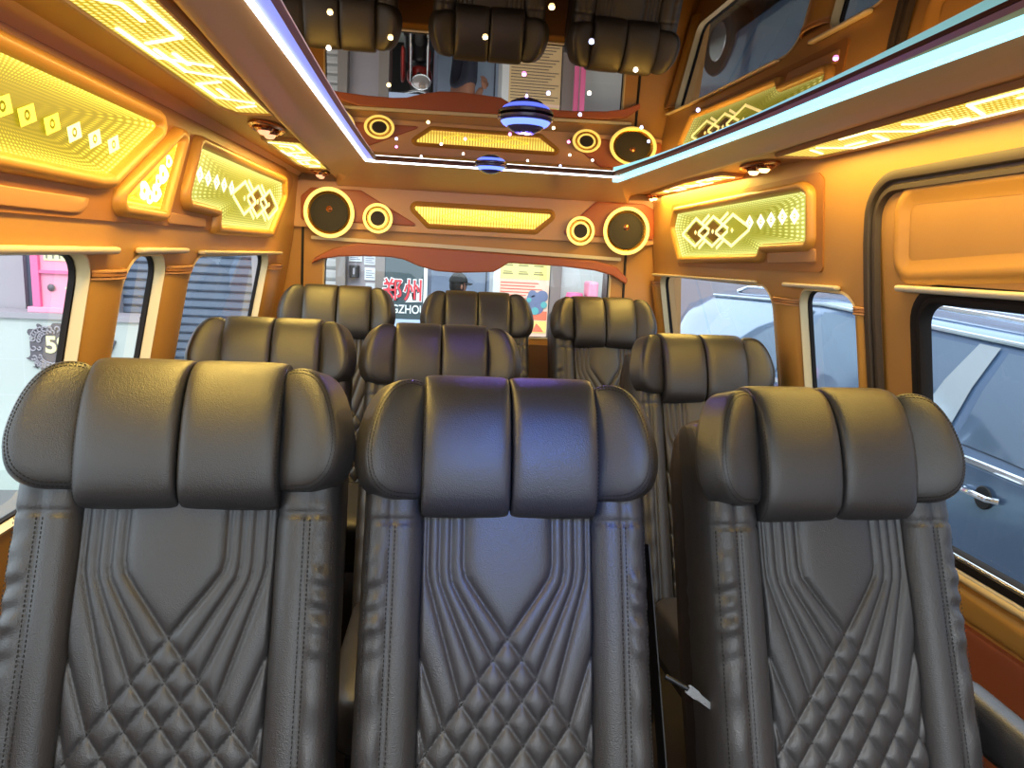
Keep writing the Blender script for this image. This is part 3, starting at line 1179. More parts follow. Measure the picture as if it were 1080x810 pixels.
# padded pillars between the windows
def pillar(idx, fmap, y0, y1, ztop):
    t_ = thing('trim_%d' % idx, '', '')
    del t_['label'], t_['category']
    struct(t_)
    v, f = [], []
    ny, nz = 16, 30
    for i in range(nz + 1):
        z = 0.78 + (ztop - 0.78) * i / nz
        for j in range(ny + 1):
            s = j / ny
            y = y0 + (y1 - y0) * s
            h = 0.026 * (math.sin(PI * s)) ** 0.6 - 0.001
            v.append(fmap(y, z, h))
    f = [(i * (ny + 1) + j, i * (ny + 1) + j + 1, (i + 1) * (ny + 1) + j + 1, (i + 1) * (ny + 1) + j) for i in range(nz) for j in range(ny)]
    MB().add(v, f).build('pillar_cover', 'tan_pad', t_, smooth=True)
    for dz in (-0.003, 0.012):
        pts = [fmap(y0 + (y1 - y0) * s, ztop + dz, 0.027 * math.sin(PI * s) ** 0.6 + 0.001) for s in np.linspace(0, 1, 14)]
        MB().tube(pts, 0.0035, 6).build('stitched_band', 'tan_plate', t_, smooth=True)
    pts = [fmap(y0 + (y1 - y0) * s, ztop + 0.005, 0.024 * math.sin(PI * s) ** 0.6 + 0.001) for s in np.linspace(0, 1, 14)]
    MB().tube(pts, 0.006, 6).build('stitched_band', 'tan_dark', t_, smooth=True)


pillar(12, WL, 1.512, 1.650, 1.262)
pillar(13, WL, 1.898, 2.064, 1.262)
pillar(14, WL, 2.972, 3.20, 1.245)
pillar(15, WR, 2.046, 2.198, 1.246)
pillar(16, WR, 3.305, 3.395, 1.245)
pillar(17, WR, 1.704, 1.746, 1.248)

# ------------------------------------------------------------------ sliding door
door = thing('door_1', '', '')
del door['label'], door['category']
struct(door)
d_out = fillet([(0.22, 0.05), (1.672, 0.05), (1.672, 1.50), (1.60, 1.556), (0.22, 1.556)], [0.02, 0.02, 0.05, 0.06, 0.02], 6)
wall_with_holes('door_panel', d_out, [HRD], WR, 'tan', parent=door)
# raised lining with the shallow recess above the window
rr = [(0.42, 1.395), (1.20, 1.375), (1.585, 1.350), (1.588, 1.500), (1.560, 1.538), (0.42, 1.540)]
MB().add(*ring_frame(rr, WR, [(-0.030, 0.0005), (-0.018, 0.002), (-0.006, 0.007), (0.004, 0.010), (0.016, 0.007), (0.026, 0.0005)], 0.045)).build('recess_rim', 'tan_pad', door, smooth=True, autosmooth=60)
# dark moulded window frame
MB().add(*ring_frame(rect(0.50, 0.728, 1.508, 1.288), WR, [(0.0, -0.020), (0.0, -0.004), (0.006, 0.006), (0.016, 0.006), (0.020, 0.002), (0.028, 0.006), (0.040, 0.004), (0.046, -0.004)], 0.05, 8)).build('window_frame', 'rubber', door, smooth=True, autosmooth=40)
v2, tri = cdt(fillet(rect(0.498, 0.726, 1.510, 1.290), 0.05, 8))
pymesh('pane', [WR(a, c, -0.016) for a, c in v2], tri, 'pane_blue', door)
for z0, z1, hh, mm, nm in ((0.715, 0.722, 0.010, 'steel', 'sill_strip'), (0.668, 0.684, 0.018, 'cream', 'sill_bead'), (0.684, 0.689, 0.016, 'rail', 'sill_bead')):
    mb = MB()
    pts = [WR(y, (z0 + z1) / 2, hh * 0.5) for y in np.linspace(0.3, 1.62, 16)]
    mb.tube(pts, (z1 - z0) / 2 + 0.002, 10)
    mb.build(nm, mm, door, smooth=True)
q = fillet(rect(0.30, 0.12, 1.60, 0.560), 0.06, 6)
v, f = puff(q, WR, 0.016, 0.002, 0, n=12, rings=7, count=120)
MB().add(v, f).build('lower_lining', 'redbrown', door, smooth=True, autosmooth=50)
q = fillet(rect(0.30, 0.575, 1.60, 0.655), 0.02, 6)
v, f = puff(q, WR, 0.022, 0.002, 0, n=3, rings=7, count=120)
MB().add(v, f).build('armrest_lining', 'tan_pad', door, smooth=True, autosmooth=50)
rail('cream rail over the sliding door window, nearest of the right side', WR, 0.5, 1.580, 1.329, 1.318, 0.016)

# rubber seal round the door opening
mb = MB()
path = [(1.688, 0.05), (1.684, 0.6), (1.682, 1.0), (1.684, 1.25), (1.686, 1.42)]
for a in np.linspace(0, PI / 2, 9):
    path.append((1.600 + 0.086 * math.cos(a), 1.480 + 0.083 * math.sin(a)))
path += [(1.4, 1.565), (1.0, 1.568), (0.22, 1.572)]
path = [Vector(p) for p in path]
prof = [(-0.027, 0.0), (-0.025, 0.014), (-0.012, 0.018), (-0.004, 0.016), (0.0, 0.006), (0.006, 0.006), (0.010, 0.014), (0.020, 0.014), (0.024, 0.0)]
v = []
for i, p in enumerate(path):
    t_ = (path[min(i + 1, len(path) - 1)] - path[max(i - 1, 0)]).normalized()
    n_ = Vector((t_.y, -t_.x))
    for (d, h) in prof:
        q = p + n_ * (-d if i < 99 else d)
        v.append(WR(q.x, q.y, h))
w = len(prof)
f = [(i * w + j, i * w + j + 1, (i + 1) * w + j + 1, (i + 1) * w + j) for i in range(len(path) - 1) for j in range(w - 1)]
o = MB().add(v, f).build('door_seal', 'seal', smooth=True, autosmooth=40)
tag(o, 'dark rubber seal strip framing the sliding door opening on the right', 'seal')

# ------------------------------------------------------------------ cove lamps
CV = lambda x, y, h: (x, y, ZC - h)


def greek(mb, x0, x1, y0, y1, fm, w, flip):
    L_ = y1 - y0
    u = lambda a, b_: (x0 + (x1 - x0) * a, y0 + L_ * b_)
    for pts in ([(.05, .02), (.85, .06), (.85, .30), (.25, .36)], [(.30, .12), (.60, .14), (.60, .22)], [(.12, .28), (.12, .46), (.80, .50)],
                [(.25, .40), (.25, .56), (.88, .60), (.88, .72)], [(.45, .42), (.45, .50)], [(.60, .64), (.15, .68), (.15, .82), (.75, .86)], [(.40, .72), (.40, .80)], [(.70, .90), (.3, .94)]):
        strokes(mb, [u(a, b_) for a, b_ in pts], w, fm, 0.0075, 0.010)


def cove_lamp(label, pts, key, loc, watts=5.5):
    t_ = thing('panel_light', label, 'light panel', loc)
    fm = local(CV, loc)
    v2, tri = cdt(fillet(pts, 0.006, 3), step=0.06)
    pymesh('glowing_lens', [fm(a, c, 0.006) for a, c in v2], tri, 'led_cove', t_, uv=v2)
    MB().add(*ring_frame(pts, fm, [(-0.003, 0.004), (-0.002, 0.011), (0.004, 0.012), (0.008, 0.008), (0.010, -0.004)], 0.006, 3)).build('lamp_frame', 'tan_plate', t_, smooth=True, autosmooth=50)
    mb = MB()
    greek(mb, *key, fm, 0.0075, 1)
    mb.build('key_motif', 'motif_white', t_)
    ya, yb = min(p[1] for p in pts), max(p[1] for p in pts)
    l = bpy.data.lights.new('lamp_glow', 'AREA')
    l.shape = 'RECTANGLE'
    l.size, l.size_y = 0.09, yb - ya
    l.energy = watts * (yb - ya)
    l.color = (1.0, 0.66, 0.14)
    lo = bpy.data.objects.new('lamp_glow', l)
    lo.location = (loc[0], (ya + yb) / 2, ZC - 0.016)
    COL.objects.link(lo)
    return t_


cove_lamp('long glowing ceiling light panel with key pattern in the left cove', [(-0.490, 0.55), (-0.500, 1.80), (-0.478, 1.875), (-0.392, 1.862), (-0.385, 1.60), (-0.366, 1.17), (-0.352, 0.55)], (-0.49, -0.375, 0.95, 1.85), (-0.44, 1.2, ZC))
cove_lamp('short glowing ceiling light panel at the rear end of the left cove', [(-0.512, 2.30), (-0.532, 2.95), (-0.515, 3.08), (-0.425, 3.07), (-0.412, 2.55), (-0.405, 2.31)], (-0.52, -0.42, 2.35, 3.05), (-0.47, 2.7, ZC))
cove_lamp('long glowing ceiling light panel with key pattern in the right cove', [(0.915, 0.55), (0.912, 1.35), (0.920, 1.70), (0.935, 1.945), (1.035, 1.915), (1.048, 1.60), (1.045, 0.55)], (1.045, 0.92, 0.95, 1.9), (0.98, 1.2, ZC), 3.2)
cove_lamp('short glowing ceiling light panel at the rear end of the right cove', [(0.965, 2.40), (0.945, 2.70), (0.985, 3.25), (1.048, 3.20), (1.045, 2.80), (1.040, 2.41)], (1.04, 0.965, 2.45, 3.15), (1.0, 2.8, ZC))


def spot(label, x, y, s=1.0, bright=True, yaw_=0.0):
    t_ = thing('spotlight', label, 'spotlight', (x, y, ZC), 'twin spotlights in the coves')
    t_.rotation_euler = (0, 0, yaw_)
    n = 28
    el = lambda r, h, a: (r * 0.62 * math.cos(a) * s, r * 1.5 * math.sin(a) * s, h)
    mb = MB()
    prof = [(0.062, -0.002), (0.062, -0.008), (0.055, -0.012), (0.047, -0.009), (0.045, -0.002)]
    v = [el(r, h, 2 * PI * k / n) for r, h in prof for k in range(n)]
    f = [(i * n + k, i * n + (k + 1) % n, (i + 1) * n + (k + 1) % n, (i + 1) * n + k) for i in range(len(prof) - 1) for k in range(n)]
    mb.add(v, f).build('bezel', 'copper', t_, smooth=True)
    mb = MB()
    mb.add([el(0.046, -0.003, 2 * PI * k / n) for k in range(n)], [tuple(range(n))])
    mb.build('back_plate', 'redbrown', t_)
    for sy in (-0.032, 0.030):
        MB().lathe([(0.021 * s, -0.004), (0.022 * s, -0.014), (0.018 * s, -0.020), (0.013 * s, -0.017)], (0, sy * s, 0), 'z', 18).build('lamp_cup', 'copper', t_, smooth=True)
        MB().lathe([(0.014 * s, -0.012), (0.014 * s, -0.022), (0.009 * s, -0.029), (0.0, -0.031)], (0, sy * s, 0), 'z', 14).build('bulb', 'bulb' if bright else 'bulb_soft', t_, smooth=True)
    return t_


spot('copper twin spotlight between the two light panels of the left cove', -0.455, 2.09, 1.15, False)
spot('copper twin spotlight at the back end of the left cove by the speaker', -0.485, 3.24, 1.0, False)
spot('lit twin spotlight between the two light panels of the right cove', 0.985, 2.16, 1.15, True)
spot('lit twin spotlight at the back end of the right cove by the speaker', 1.020, 3.33, 0.8, True)


# ------------------------------------------------------------------ disco lamps and star lights on the mirror
def disco(label, x, y, s=1.0):
    t_ = thing('disco_lamp', label, 'lamp', (x, y, zm(y)), 'blue disco lamps on the ceiling mirror')
    MB().lathe([(0.060 * s, 0.0), (0.064 * s, -0.003 * s), (0.064 * s, -0.008 * s), (0.057 * s, -0.013 * s)], n=32).build('saucer', 'blue_dome', t_, smooth=True, autosmooth=50)
    MB().lathe([(0.057 * s, -0.0125 * s), (0.052 * s, -0.019 * s), (0.043 * s, -0.024 * s)], n=32).build('light_ring', 'blue_led', t_, smooth=True)
    MB().lathe([(0.043 * s, -0.0235 * s), (0.036 * s, -0.031 * s), (0.020 * s, -0.038 * s), (0.0, -0.040 * s)], n=32).build('dome', 'blue_dome', t_, smooth=True)
    return t_


d_near = disco('blue lit saucer shaped disco lamp on the ceiling mirror, the nearer larger one', 0.208, 1.73, 1.02)
disco('blue lit saucer shaped disco lamp at the rear edge of the ceiling mirror', 0.211, 2.775, 0.95)
# the near lamps throw blue light down on the seats
l = bpy.data.lights.new('disco_glow', 'POINT')
l.energy = 2.4
l.color = (0.28, 0.20, 1.0)
l.shadow_soft_size = 0.002
lo = bpy.data.objects.new('disco_glow', l)
lo.location = (0.208, 1.73, zm(1.73) - 0.046)
COL.objects.link(lo)
l = bpy.data.lights.new('disco_beam', 'SPOT')
l.energy = 24.0
l.color = (0.08, 0.24, 1.0)
l.spot_size = R(29)
l.spot_blend = 1.0
l.shadow_soft_size = 0.04
lo = bpy.data.objects.new('disco_beam', l)
lo.location = (0.205, 0.25, zm(0.25) - 0.06)
lo.rotation_euler = (Vector((0.16, 1.02, 0.93)) - lo.location).to_track_quat('-Z', 'Y').to_euler()
COL.objects.link(lo)

stars = [(348, -0.162, 1.172, 'warm', 'white'), (0, -0.078, 1.269, 'warm', ''), (0, 0.075, 1.224, 'warm', ''), (0, 0.244, 1.200, 'blue', ''), (0, 0.356, 1.335, 'white', ''), (0, 0.157, 1.067, 'warm', ''), (0, 0.646, 1.175, 'pink', ''),
         (0, 0.164, 1.425, 'pink', ''), (0, 0.233, 1.561, 'blue', ''), (0, 0.577, 1.607, 'blue', ''), (0, 0.314, 1.532, 'white', ''), (0, 0.391, 2.162, 'pink', ''), (0, 0.34, 1.75, 'blue', ''), (0, -0.10, 1.60, 'warm', ''),
         (0, -0.02, 2.00, 'warm', ''), (0, 0.21, 2.10, 'pink', ''), (0, 0.09, 2.25, 'pink', ''), (0, 0.52, 1.85, 'blue', ''), (0, 0.60, 2.05, 'blue', ''), (0, 0.45, 2.45, 'white', ''), (0, -0.12, 2.35, 'blue', ''), (0, -0.13, 2.55, 'pink', ''),
         (0, 0.10, 2.62, 'white', ''), (0, 0.34, 2.70, 'white', ''), (0, 0.55, 2.55, 'white', ''), (0, 0.31, 1.95, 'warm', ''), (0, 0.02, 2.40, 'white', ''), (0, -0.19, 1.36, 'white', ''), (0, 0.48, 2.80, 'blue', ''), (0, -0.05, 2.80, 'white', '')]
proto = {}
for (_, x, y, c, _2) in stars:
    if c not in proto:
        mb = MB().lathe([(0.0042, 0.0), (0.0035, -0.003), (0.0, -0.0045)], n=10)
        o = mb.build('star_light', 'star_' + c, smooth=True)
        proto[c] = o
    else:
        o = proto[c].copy()
        COL.objects.link(o)
    o.location = (x * 0.95, y * 0.95, zm(y * 0.95))
    lb = {'warm': 'tiny warm yellow star light in the ceiling mirror', 'white': 'tiny white star light in the ceiling mirror', 'blue': 'tiny blue star light in the ceiling mirror', 'pink': 'tiny pink star light in the ceiling mirror'}[c]
    tag(o, lb, 'star light', {'warm': 'warm yellow star lights in the ceiling mirror', 'white': 'white star lights in the ceiling mirror', 'blue': 'blue star lights in the ceiling mirror', 'pink': 'pink star lights in the ceiling mirror'}[c])

# ------------------------------------------------------------------ seats
TILT = math.atan2(0.08, 0.203)
ct, st = math.cos(TILT), math.sin(TILT)
SO = Vector((0, -0.08, 0.945))
SUY = Vector((0, st, ct))
SN = Vector((0, -ct, st))
SF = lambda a, c, h: SO + Vector((a, 0, 0)) + SUY * c + SN * h


def wing_frame(sg, ang):
    px = 0.135 * sg
    ux = Vector((sg * math.cos(ang), 0, 0)) + SN * math.sin(ang)
    n_ = SN * math.cos(ang) - Vector((sg * math.sin(ang), 0, 0))
    o_ = SF(px, 0, 0.014)
    return lambda a, c, h: o_ + ux * a + SUY * c + n_ * h


def dashes(mb, pts3, nrm, pitch=0.0062, length=0.0040, r=0.0007, lift=0.0004):
    p = np.array([tuple(q) for q in pts3], float)
    d = np.r_[0, np.cumsum(np.linalg.norm(np.diff(p, axis=0), axis=1))]
    t = 0.0
    nv = Vector(nrm)
    while t + length < d[-1]:
        a = Vector([np.interp(t, d, p[:, k]) for k in range(3)])
        c = Vector([np.interp(t + length, d, p[:, k]) for k in range(3)])
        tt = (c - a)
        if tt.length > 1e-6:
            tt.normalize()
            s = tt.cross(nv).normalized() * r
            n_ = nv * r
            a, c = a + nv * lift, c + nv * lift
            v = [a - s, a + s, c + s, c - s, a * 0.85 + c * 0.15 + n_, c * 0.85 + a * 0.15 + n_]
            mb.add(v, [(0, 1, 4), (1, 2, 5, 4), (2, 3, 5), (3, 0, 4, 5)])
        t += pitch


# quilting lines of the centre panel (half pattern, mirrored)
QL = []
VB, VT = -0.64, 0.012
SLOPE = 0.745
XE = 0.138
tops = [(0.068, -0.084), (0.087, -0.092), (0.104, -0.092), (0.122, -0.086)]
nodes = [(0.0, -0.178), (0.022, -0.206), (0.0435, -0.236), (0.068, -0.268), (0.093, -0.302), (0.1185, -0.336)]
for (x0, vb), (xn, vn) in zip(tops, nodes[:4]):
    pts = [(x0, VT), (x0, vb + 0.016)]
    k_ = (xn - x0) / (vb - vn)
    pts += [(x0 + k_ * 0.006, vb - 0.004), (x0 + k_ * 0.024, vb - 0.024), (xn, vn), (-XE, vn - (xn + XE) / SLOPE)]
    QL.append(pts)
for (xe, ve), (xn, vn) in zip([(XE, -0.178), (XE, -0.255)], nodes[4:]):
    QL.append([(xe, ve), (xn, vn), (-XE, vn - (xn + XE) / SLOPE)])
for c_ in (-0.562, -0.630, -0.698, -0.766):
    QL.append([(XE, c_ + XE / SLOPE), (-XE, c_ - XE / SLOPE)])
QALL = [np.array(p) for p in QL] + [np.array(p) * [-1, 1] for p in QL]


def seg_dist(px, pv, poly):
    d = np.full(px.shape, 9.0)
    for a, c in zip(poly[:-1], poly[1:]):
        ab = c - a
        t = np.clip(((px - a[0]) * ab[0] + (pv - a[1]) * ab[1]) / (ab @ ab), 0, 1)
        d = np.minimum(d, np.hypot(px - a[0] - t * ab[0], pv - a[1] - t * ab[1]))
    return d


def quilt_height(px, pv):
    h = np.full(px.shape, 0.0092)
    for q in QALL:
        h = h * (1 - np.exp(-(seg_dist(px, pv, q) / 0.0062) ** 1.0))
    base = 0.004 + 0.010 * (1 - (px / 0.137) ** 2)
    return base + h


LOBE = np.array([(0.000, 0.000), (0.002, 0.028), (0.020, 0.052), (0.060, 0.064), (0.110, 0.066), (0.155, 0.058), (0.188, 0.040), (0.207, 0.012), (0.211, -0.022), (0.200, -0.055), (0.165, -0.072), (0.100, -0.072), (0.030, -0.060), (0.004, -0.030)])


def closed_spline(p, n):
    m_ = len(p)
    out_ = []
    for q in np.linspace(0, m_, n, endpoint=False):
        i, u = int(q), q - int(q)
        p0, p1, p2, p3 = p[(i - 1) % m_], p[i % m_], p[(i + 1) % m_], p[(i + 2) % m_]
        out_.append(0.5 * (2 * p1 + (p2 - p0) * u + (2 * p0 - 5 * p1 + 4 * p2 - p3) * u * u + (3 * p1 - p0 - 3 * p2 + p3) * u ** 3))
    return np.array(out_)


def lobe(xc, w):
    """upholstered roll: side profile swept across the width, rounded into the seams"""
    pr_ = closed_spline(LOBE * [1.07, 1.0], 56)
    cen = pr_.mean(0)
    nu = 30
    pw = 5.5
    v, f = [], []
    for i in range(nu + 1):
        th = PI * i / nu - PI / 2
        u = math.copysign(abs(math.sin(th)) ** (2 / pw), math.sin(th))
        e = max(0.02, abs(math.cos(th)) ** (2 / pw))
        e = 0.55 + 0.45 * e if e > 0.021 else 0.40
        for q in pr_:
            a = cen + (q - cen) * np.array([0.80 + 0.20 * e if e > 0.5 else 0.8, e])
            v.append(SF(xc + u * w / 2, a[0], a[1]))
    m_ = len(pr_)
    f = [(i * m_ + k, i * m_ + (k + 1) % m_, (i + 1) * m_ + (k + 1) % m_, (i + 1) * m_ + k) for i in range(nu) for k in range(m_)]
    f += [tuple(range(m_)), tuple(range(nu * m_, (nu + 1) * m_))[::-1]]
    return v, f


def make_seat():
    root = thing('passenger_seat', '', '')
    # back core
    out = fillet([(-0.205, -0.66), (0.205, -0.66), (0.212, -0.3), (0.208, 0.10), (0.19, 0.185), (-0.19, 0.185), (-0.208, 0.10), (-0.212, -0.3)], 0.05, 6)
    v, f = puff(out, lambda a, c, h: SF(a, c, h - 0.022), 0.008, 0.105, 0.03, n=8, rings=8, count=120)
    MB().add(v, f).build('back_shell', 'leather_side', root, smooth=True, autosmooth=60)
    # quilted centre panel
    nx, nv = 118, 280
    gx = np.linspace(-0.138, 0.138, nx)
    gv = np.linspace(VB, VT, nv)
    PX, PV = np.meshgrid(gx, gv)
    H = quilt_height(PX, PV)
    edge = np.clip((0.138 - np.abs(PX)) / 0.010, 0, 1)
    H = H * edge - 0.012 * (1 - edge)
    o3 = np.array(SO)[None, None] + PX[..., None] * np.array([1, 0, 0]) + PV[..., None] * np.array(SUY) + H[..., None] * np.array(SN)
    idx = np.arange(nx * nv).reshape(nv, nx)
    f = np.stack([idx[:-1, :-1], idx[:-1, 1:], idx[1:, 1:], idx[1:, :-1]], -1).reshape(-1, 4)
    cp = pymesh('quilted_panel', o3.reshape(-1, 3), f.tolist(), 'leather', root, smooth=True)
    mb = MB()
    for q in QALL:
        n_ = max(8, int(np.hypot(*np.diff(q, axis=0).T).sum() / 0.006))
        d = np.r_[0, np.cumsum(np.hypot(*np.diff(q, axis=0).T))]
        t = np.linspace(0, d[-1], n_)
        xx, vv = np.interp(t, d, q[:, 0]), np.interp(t, d, q[:, 1])
        keep = (np.abs(xx) < 0.131) & (vv > VB + 0.005)
        xx, vv = xx[keep], vv[keep]
        if len(xx) < 3:
            continue
        hh = quilt_height(xx, vv)
        dashes(mb, [SF(a, c, h) for a, c, h in zip(xx, vv, hh)], SN, pitch=0.0065)
    mb.build('quilt_stitching', 'thread', cp)
    # side bolsters
    prof0 = [(0.126, -0.012), (0.1295, 0.002), (0.135, 0.016), (0.144, 0.026), (0.155, 0.0305), (0.166, 0.0315), (0.1725, 0.030), (0.1755, 0.0265), (0.1785, 0.030), (0.186, 0.0335), (0.197, 0.033), (0.207, 0.027), (0.215, 0.014), (0.2195, -0.004), (0.221, -0.03), (0.218, -0.075)]
    pa = np.array(prof0)
    d = np.r_[0, np.cumsum(np.hypot(*np.diff(pa, axis=0).T))]
    t = np.linspace(0, d[-1], 34)
    pa = np.c_[np.interp(t, d, pa[:, 0]), np.interp(t, d, pa[:, 1])]
    for sg in (-1, 1):
        v = []
        nvv = 150
        vs = np.linspace(0.165, -0.655, nvv)
        ph = 1.3 if sg > 0 else 0.4
        for vv in vs:
            e = np.clip((0.165 - vv) / 0.05, 0, 1)
            cap = math.sqrt(max(0.0, 1 - (1 - e) ** 2))
            seam = 0.0055 * math.exp(-((vv + 0.004) / 0.0035) ** 2)
            widen = 1 + 0.055 * np.clip(-vv / 0.45, 0, 1)
            for (x, h) in pa:
                hx = h
                if x > 0.183:
                    wr = math.exp(-((vv + 0.13) / 0.075) ** 2)
                    hx += wr * 0.0030 * math.sin(vv * 2 * PI / 0.034 + 55 * x + ph) * np.clip((x - 0.181) / 0.012, 0, 1)
                    hx += 0.0016 * math.sin(vv * 2 * PI / 0.083 + ph * 2)
                hh = (hx + 0.085) * (0.55 + 0.45 * cap) - 0.085 - seam * (1 if h > -0.01 else 0)
                xx = 0.126 + (x - 0.126) * widen * (0.94 + 0.06 * cap)
                v.append(SF(sg * xx, vv, hh))
        w = len(pa)
        f = [(i * w + j, i * w + j + 1, (i + 1) * w + j + 1, (i + 1) * w + j) for i in range(nvv - 1) for j in range(w - 1)]
        f.append(tuple(range(w)))
        bo = MB().add(v, f).build('side_bolster', 'leather', root, smooth=True, autosmooth=70)
        mb = MB()
        for xs, hh in ((0.1715, 0.0302), (0.1795, 0.0306)):
            pts = []
            for vv in np.linspace(-0.012, -0.62, 110):
                widen = 1 + 0.055 * np.clip(-vv / 0.45, 0, 1)
                pts.append(SF(sg * (0.126 + (xs - 0.126) * widen), vv, hh))
            dashes(mb, pts, SN, pitch=0.0065)
        mb.build('double_stitching', 'thread', bo)
        mb = MB()
        pts = []
        for vv in np.linspace(-0.012, -0.62, 110):
            widen = 1 + 0.055 * np.clip(-vv / 0.45, 0, 1)
            pts.append(SF(sg * (0.126 + (0.2105 - 0.126) * widen), vv, 0.0225))
        dashes(mb, pts, SN + Vector((sg * 0.8, 0, 0)), pitch=0.0065)
        mb.build('edge_stitching', 'thread', bo)
    # headrest: two centre lobes and two wings
    hr = MB()
    for sg in (-1, 1):
        v, f = lobe(sg * 0.0675, 0.1335)
        lb = MB().add(v, f).build('headrest_cushion', 'leather', root, smooth=True, autosmooth=80)
        ms = MB()
        for i_ in ((4,) if sg < 0 else (26,)):
            row = [Vector(q) for q in v[i_ * 56:(i_ + 1) * 56]][2:30]
            dashes(ms, row, SN, pitch=0.006, r=0.0008)
        ms.build('cushion_stitching', 'thread', lb)
    mb = MB()
    for sg in (-1, 1):
        pts = [SF(sg * 0.0045, c, 0.046 - 0.030 * max(0, (c - 0.12) / 0.08) ** 2 - 0.025 * max(0, (0.05 - c) / 0.05) ** 2) for c in np.linspace(0.005, 0.19, 40)]
        dashes(mb, pts, SN, pitch=0.005, length=0.0036, r=0.0011)
    mb.build('headrest_seam', 'thread_pale', lb)
    for sg in (-1, 1):
        wf = wing_frame(sg, R(27))
        out = [(-0.006, 0.180), (0.006, 0.207), (0.034, 0.210), (0.060, 0.197), (0.080, 0.167), (0.093, 0.126), (0.097, 0.086), (0.087, 0.050), (0.062, 0.030), (0.030, 0.026), (0.002, 0.030), (-0.006, 0.060)]
        # smooth the outline
        oc = np.array(out)
        tt = np.linspace(0, len(oc), 72, endpoint=False)
        ext = np.r_[oc[-2:], oc, oc[:3]]

        def cr(i, u):
            p0, p1, p2, p3 = ext[i + 1], ext[i + 2], ext[i + 3], ext[min(i + 4, len(ext) - 1)]
            return 0.5 * (2 * p1 + (p2 - p0) * u + (2 * p0 - 5 * p1 + 4 * p2 - p3) * u * u + (3 * p1 - p0 - 3 * p2 + p3) * u ** 3)
        sm = [tuple(cr(int(q) % len(oc), q - int(q))) for q in tt]
        v, f = puff(sm, wf, 0.026, 0.030, 0.016, n=3.0, rings=12, centre=(0.042, 0.118), count=80)
        wg = MB().add(v, f).build('headrest_wing', 'leather', root, smooth=True, autosmooth=80)
        mb = MB()
        c0 = np.array((0.042, 0.118))
        for rr_ in (0.955, 0.90):
            hh = 0.026 * (1 - rr_ ** 3.0) ** (1 / 3.0)
            pts = []
            for q in sm:
                a = c0 + (np.array(q) - c0) * rr_
                pts.append((a[0], a[1]))
            pts = [p for p in pts if p[0] > 0.010]
            # start at the top inner corner
            pts.sort(key=lambda p: -math.atan2(p[1] - 0.118, p[0] - 0.0))
            dashes(mb, [wf(a, c, hh) for a, c in pts], wf(0, 0, 1) - wf(0, 0, 0), pitch=0.0055)
        mb.build('wing_stitching', 'thread', wg)
    # seat cushion
    out = fillet([(-0.215, -0.02), (0.215, -0.02), (0.225, 0.30), (0.21, 0.47), (-0.21, 0.47), (-0.225, 0.30)], 0.05, 6)
    cf = lambda a, c, h: Vector((a, -0.335 - c, 0.385 + 0.03 * c + h))
    v, f = puff(out, cf, 0.065, 0.07, 0.02, n=4.5, rings=10, count=100)
    MB().add(v, f).build('seat_cushion', 'leather', root, smooth=True, autosmooth=70)
    # frame and legs
    mb = MB()
    for sx in (-0.17, 0.17):
        mb.box((sx - 0.02, -0.76, 0.245), (sx + 0.02, -0.20, 0.285), 0.004)
    for sy in (-0.70, -0.27):
        mb.box((-0.17, sy - 0.015, 0.25), (0.17, sy + 0.015, 0.28), 0.003)
    mb.box((-0.19, -0.34, 0.26), (-0.16, -0.27, 0.42), 0.004)
    mb.box((0.16, -0.34, 0.26), (0.19, -0.27, 0.42), 0.004)
    mb.build('seat_frame', 'dark_metal', root)
    for sx in (-0.17, 0.17):
        for sy in (-0.70, -0.27):
            MB().box((sx - 0.018, sy - 0.018, 0.0), (sx + 0.018, sy + 0.018, 0.25), 0.004).build('leg', 'dark_metal', root)
    return root


seat = make_seat()
spots = [
    (0, -0.352, 1.126, 1.000, 'black leather seat of the nearest row by the left windows, yellow light on its headrest'),
    (1, 0.130, 1.126, 1.000, 'black leather middle seat of the nearest row, steel belt tongue at its side'),
    (2, 0.655, 1.126, 1.000, 'black leather seat of the nearest row by the sliding door, with an armrest'),
    (0, -0.442, 2.133, 0.983, 'black leather seat of the second row by the left windows'),
    (1, 0.037, 2.133, 0.983, 'black leather seat in the middle of the second row, purple sheen on its headrest'),
    (2, 0.829, 2.133, 0.983, 'black leather seat of the second row by the right windows'),
    (0, -0.375, 3.022, 1.030, 'black leather seat of the last row in the left rear corner'),
    (1, 0.197, 3.022, 1.030, 'black leather seat in the middle of the last row, below the man outside'),
    (2, 0.732, 3.022, 1.030, 'black leather seat of the last row in the right rear corner'),
]
seats = []
for i, (c, x, y, sz, lb) in enumerate(spots):
    o = seat if i == 0 else copy_tree(seat)
    o.location = (x, y, 0)
    o.scale = (1, 1, sz)
    if c == 2:
        o.rotation_euler = (0, 0, R(4))
    if i == 0:
        o.scale = (1.042, 1, 1.010)
    tag(o, lb, 'seat', 'black reclining van seats')
    seats.append(o)


# armrests on the outer side of the right-hand seats
def armrest(root):
    out = [(-0.03, 0.60), (-0.06, 0.648), (-0.12, 0.662), (-0.30, 0.650), (-0.44, 0.632), (-0.47, 0.605), (-0.44, 0.578), (-0.20, 0.570), (-0.06, 0.565)]
    fmx = lambda a, c, h: Vector((0.285 + h, a, c))
    v, f = puff(fillet(out, 0.02, 4), fmx, 0.030, 0.005, 0.025, n=3.2, rings=8, count=80)
    MB().add(v, f).build('armrest', 'leather', root, smooth=True, autosmooth=80)


armrest(seats[2])
armrest(seats[5])
